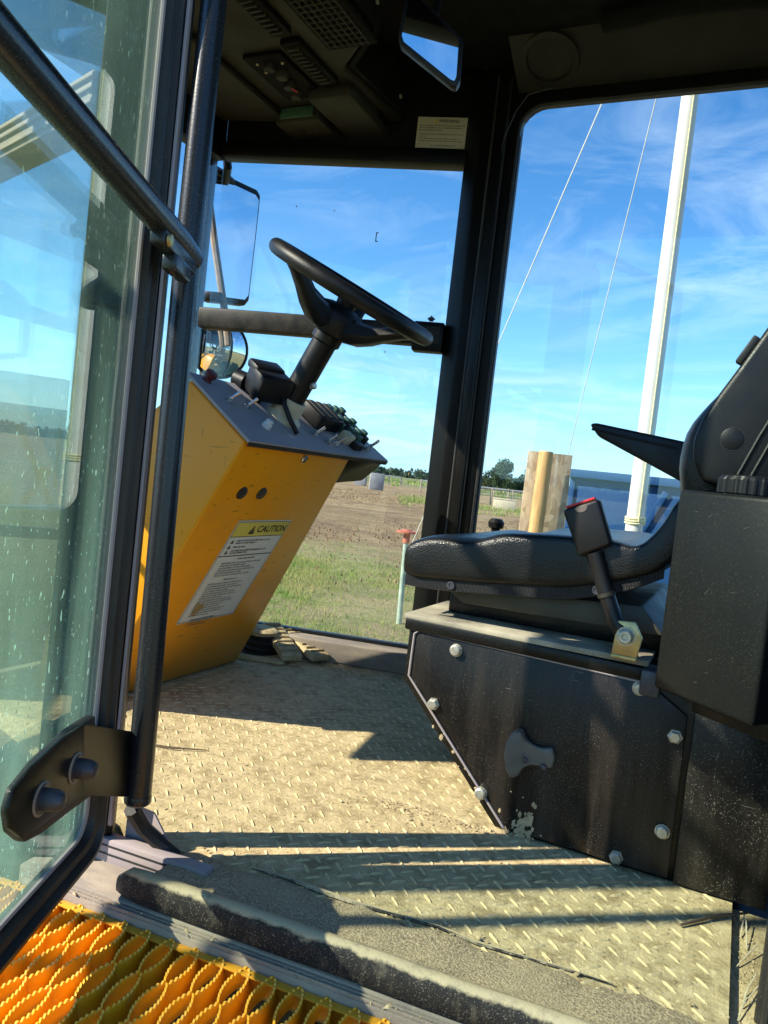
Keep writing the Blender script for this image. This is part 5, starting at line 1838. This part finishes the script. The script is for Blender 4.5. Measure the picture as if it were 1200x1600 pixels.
def strand_mesh():
    """one channel strand: two serrated upright edges joined by a rounded trough, narrowing beside each opening"""
    L_ = PER * 6
    n_ = 6 * 40
    V, F = [], []
    for i in range(n_ + 1):
        s_ = i / n_ * L_
        w_ = abs(math.sin(math.pi * s_ / PER)) ** .75 * .0092
        tooth = .0016 if (i % 4) < 2 else -.0014
        xl, xr = w_ + .0004, pitch_x - w_ - .0004
        xm = (xl + xr) / 2
        h_ = (xr - xl) / 2
        prof_o = [(xl, tooth), (xl + .001, -.014), (xm - h_ * .6, -.026), (xm, -.030), (xm + h_ * .6, -.026), (xr - .001, -.014), (xr, tooth)]
        prof_i = [(xr - .0026, tooth), (xr - .0034, -.013), (xm + h_ * .5, -.0235), (xm, -.0275), (xm - h_ * .5, -.0235), (xl + .0034, -.013), (xl + .0026, tooth)]
        V += [(x, -s_, z) for x, z in prof_o + prof_i]
    m_ = 14
    for i in range(n_):
        for k in range(m_):
            F.append((i * m_ + k, (i + 1) * m_ + k, (i + 1) * m_ + (k + 1) % m_, i * m_ + (k + 1) % m_))
    F.append(tuple(range(m_)))
    F.append(tuple(reversed(range(n_ * m_, n_ * m_ + m_))))
    me = bpy.data.meshes.new('strand')
    me.from_pydata(V, [], F)
    me.materials.append(ORANGE)
    return me


sm = strand_mesh()
for k in range(nst):
    p_ = sill(-.155 + k * pitch_x, -.053, GZT)
    link('strand', sm, ORANGE, stp, at=p_, rot=(0, 0, math.atan2(SE.y, SE.x) + STEP_ROT))
bar2('inner_flange', sill(-.20, -.0525, -.050), sill(.80, -.0525, -.050), .003, .026, ORANGE, stp, bev=.001)
bar2('inner_lip', sill(-.20, -.058, -.038), sill(.80, -.058, -.038), .011, .003, ORANGE, stp, bev=.001)
bar2('outer_flange', sill(-.16, -.50, -.066), sill(.78, -.50, -.066), .004, .040, ORANGE, stp, bev=.001)
for s_ in (0.0, .35, .7):
    bar2('support_bar', sill(s_, -.50, -.095), sill(s_, -.045, -.095), .03, .012, BLACK, stp, bev=.002)
    bar2('hanger', sill(s_, -.02, -.10), sill(s_, -.02, -.30), .03, .02, BLACK, stp, bev=.002, up=SE)

# crumbs of dry soil on floor and sill
OCT = [(1, 0, 0), (.4, .9, 0), (-.7, .7, 0), (-1, -.2, 0), (-.2, -1, 0), (.8, -.6, 0), (.2, .2, .9), (-.3, -.2, .8), (0, 0, -.7)]
OCF = [(0, 1, 6), (1, 2, 6), (2, 3, 7), (2, 7, 6), (3, 4, 7), (4, 5, 7), (5, 0, 6), (5, 6, 7), (1, 0, 8), (2, 1, 8), (3, 2, 8), (4, 3, 8), (5, 4, 8), (0, 5, 8)]
V, F = [], []
for k in range(2300):
    z_ = 0.0
    if k < 700:
        d_ = abs(RND.gauss(0, .05))
        s_ = RND.uniform(0, 1)
        x, y = -.50 + .20 * s_ - d_ * .8, 1.255 - d_ * RND.uniform(.1, 1.0)
        r_ = min(.0042, RND.lognormvariate(-6.75, .5))
    elif k < 1000:
        x, y = RND.uniform(.058, .088), RND.uniform(.95, 1.25)
        r_ = min(.0032, RND.lognormvariate(-6.8, .4))
        z_ = -.011
    elif k < 1500:
        x, y = RND.uniform(-1.25, .05), RND.uniform(.92, 1.95)
        r_ = min(.004, RND.lognormvariate(-6.8, .5))
    elif k < 1800:
        x, y = RND.gauss(-1.05, .15), RND.gauss(1.98, .05)
        r_ = min(.004, RND.lognormvariate(-6.5, .5))
    else:
        q_ = sill(RND.uniform(0, .85), RND.choice((RND.uniform(-.050, -.038), RND.uniform(.03, .10), RND.uniform(.03, .10))), 0)
        x, y = q_.x, q_.y
        z_ = -.026 if (q_ - S0).dot(SN) < .0 else .003
        r_ = min(.0045, RND.lognormvariate(-6.6, .5))
    if y > YP - .008 and x > -.50 and z_ == 0:
        continue
    mm = Matrix.Translation((x, y, z_ + r_ * .3)) @ Matrix.Rotation(RND.uniform(0, 3), 4, 'Z') @ Matrix.Diagonal((r_ * RND.uniform(.8, 1.6), r_ * RND.uniform(.6, 1.1), r_ * RND.uniform(.4, .9), 1))
    b_ = len(V)
    for q_ in OCT:
        V.append(tuple(mm @ Vector((q_[0] + RND.uniform(-.25, .25), q_[1] + RND.uniform(-.25, .25), q_[2] + RND.uniform(-.2, .2)))))
    F += [tuple(i_ + b_ for i_ in f_) for f_ in OCF]
cl = mk('soil_crumbs', V, F, SOIL, None, smooth=True, angle=60)
tag(cl, 'loose crumbs of dry soil on the cab floor and sill', 'soil', kind='stuff')
# dry straws in the gap at the jamb and two dark twigs
for k in range(9):
    x, y = .065 + RND.uniform(-.006, .012), .99 + k * .028
    a = R(90) + RND.uniform(-.5, .5)
    L_ = RND.uniform(.03, .07)
    o = tube('dry_straw', [(x, y, -.009), (x + math.cos(a) * L_ * .5, y + math.sin(a) * L_ * .5, -.004), (x + math.cos(a) * L_, y + math.sin(a) * L_, .0)], .0009, CREAM, None, 5)
    tag(o, 'dry straw caught in the gap beside the rear door jamb', 'straw', 'straws in the jamb gap')
o = tube('twig', [(-.01, 1.14, .004), (.03, 1.19, .006), (.075, 1.235, .005)], [.002, .0026, .0016], BARK, None, 6)
tag(o, 'dark thin twig on the floor at the foot of the seat base', 'twig')
o = tube('twig', [(-.995, 1.16, .003), (-.94, 1.175, .005), (-.885, 1.215, .003)], [.0016, .0022, .001], BARK, None, 6)
tag(o, 'thin dark twig on the floor close to the hinge tube', 'twig')
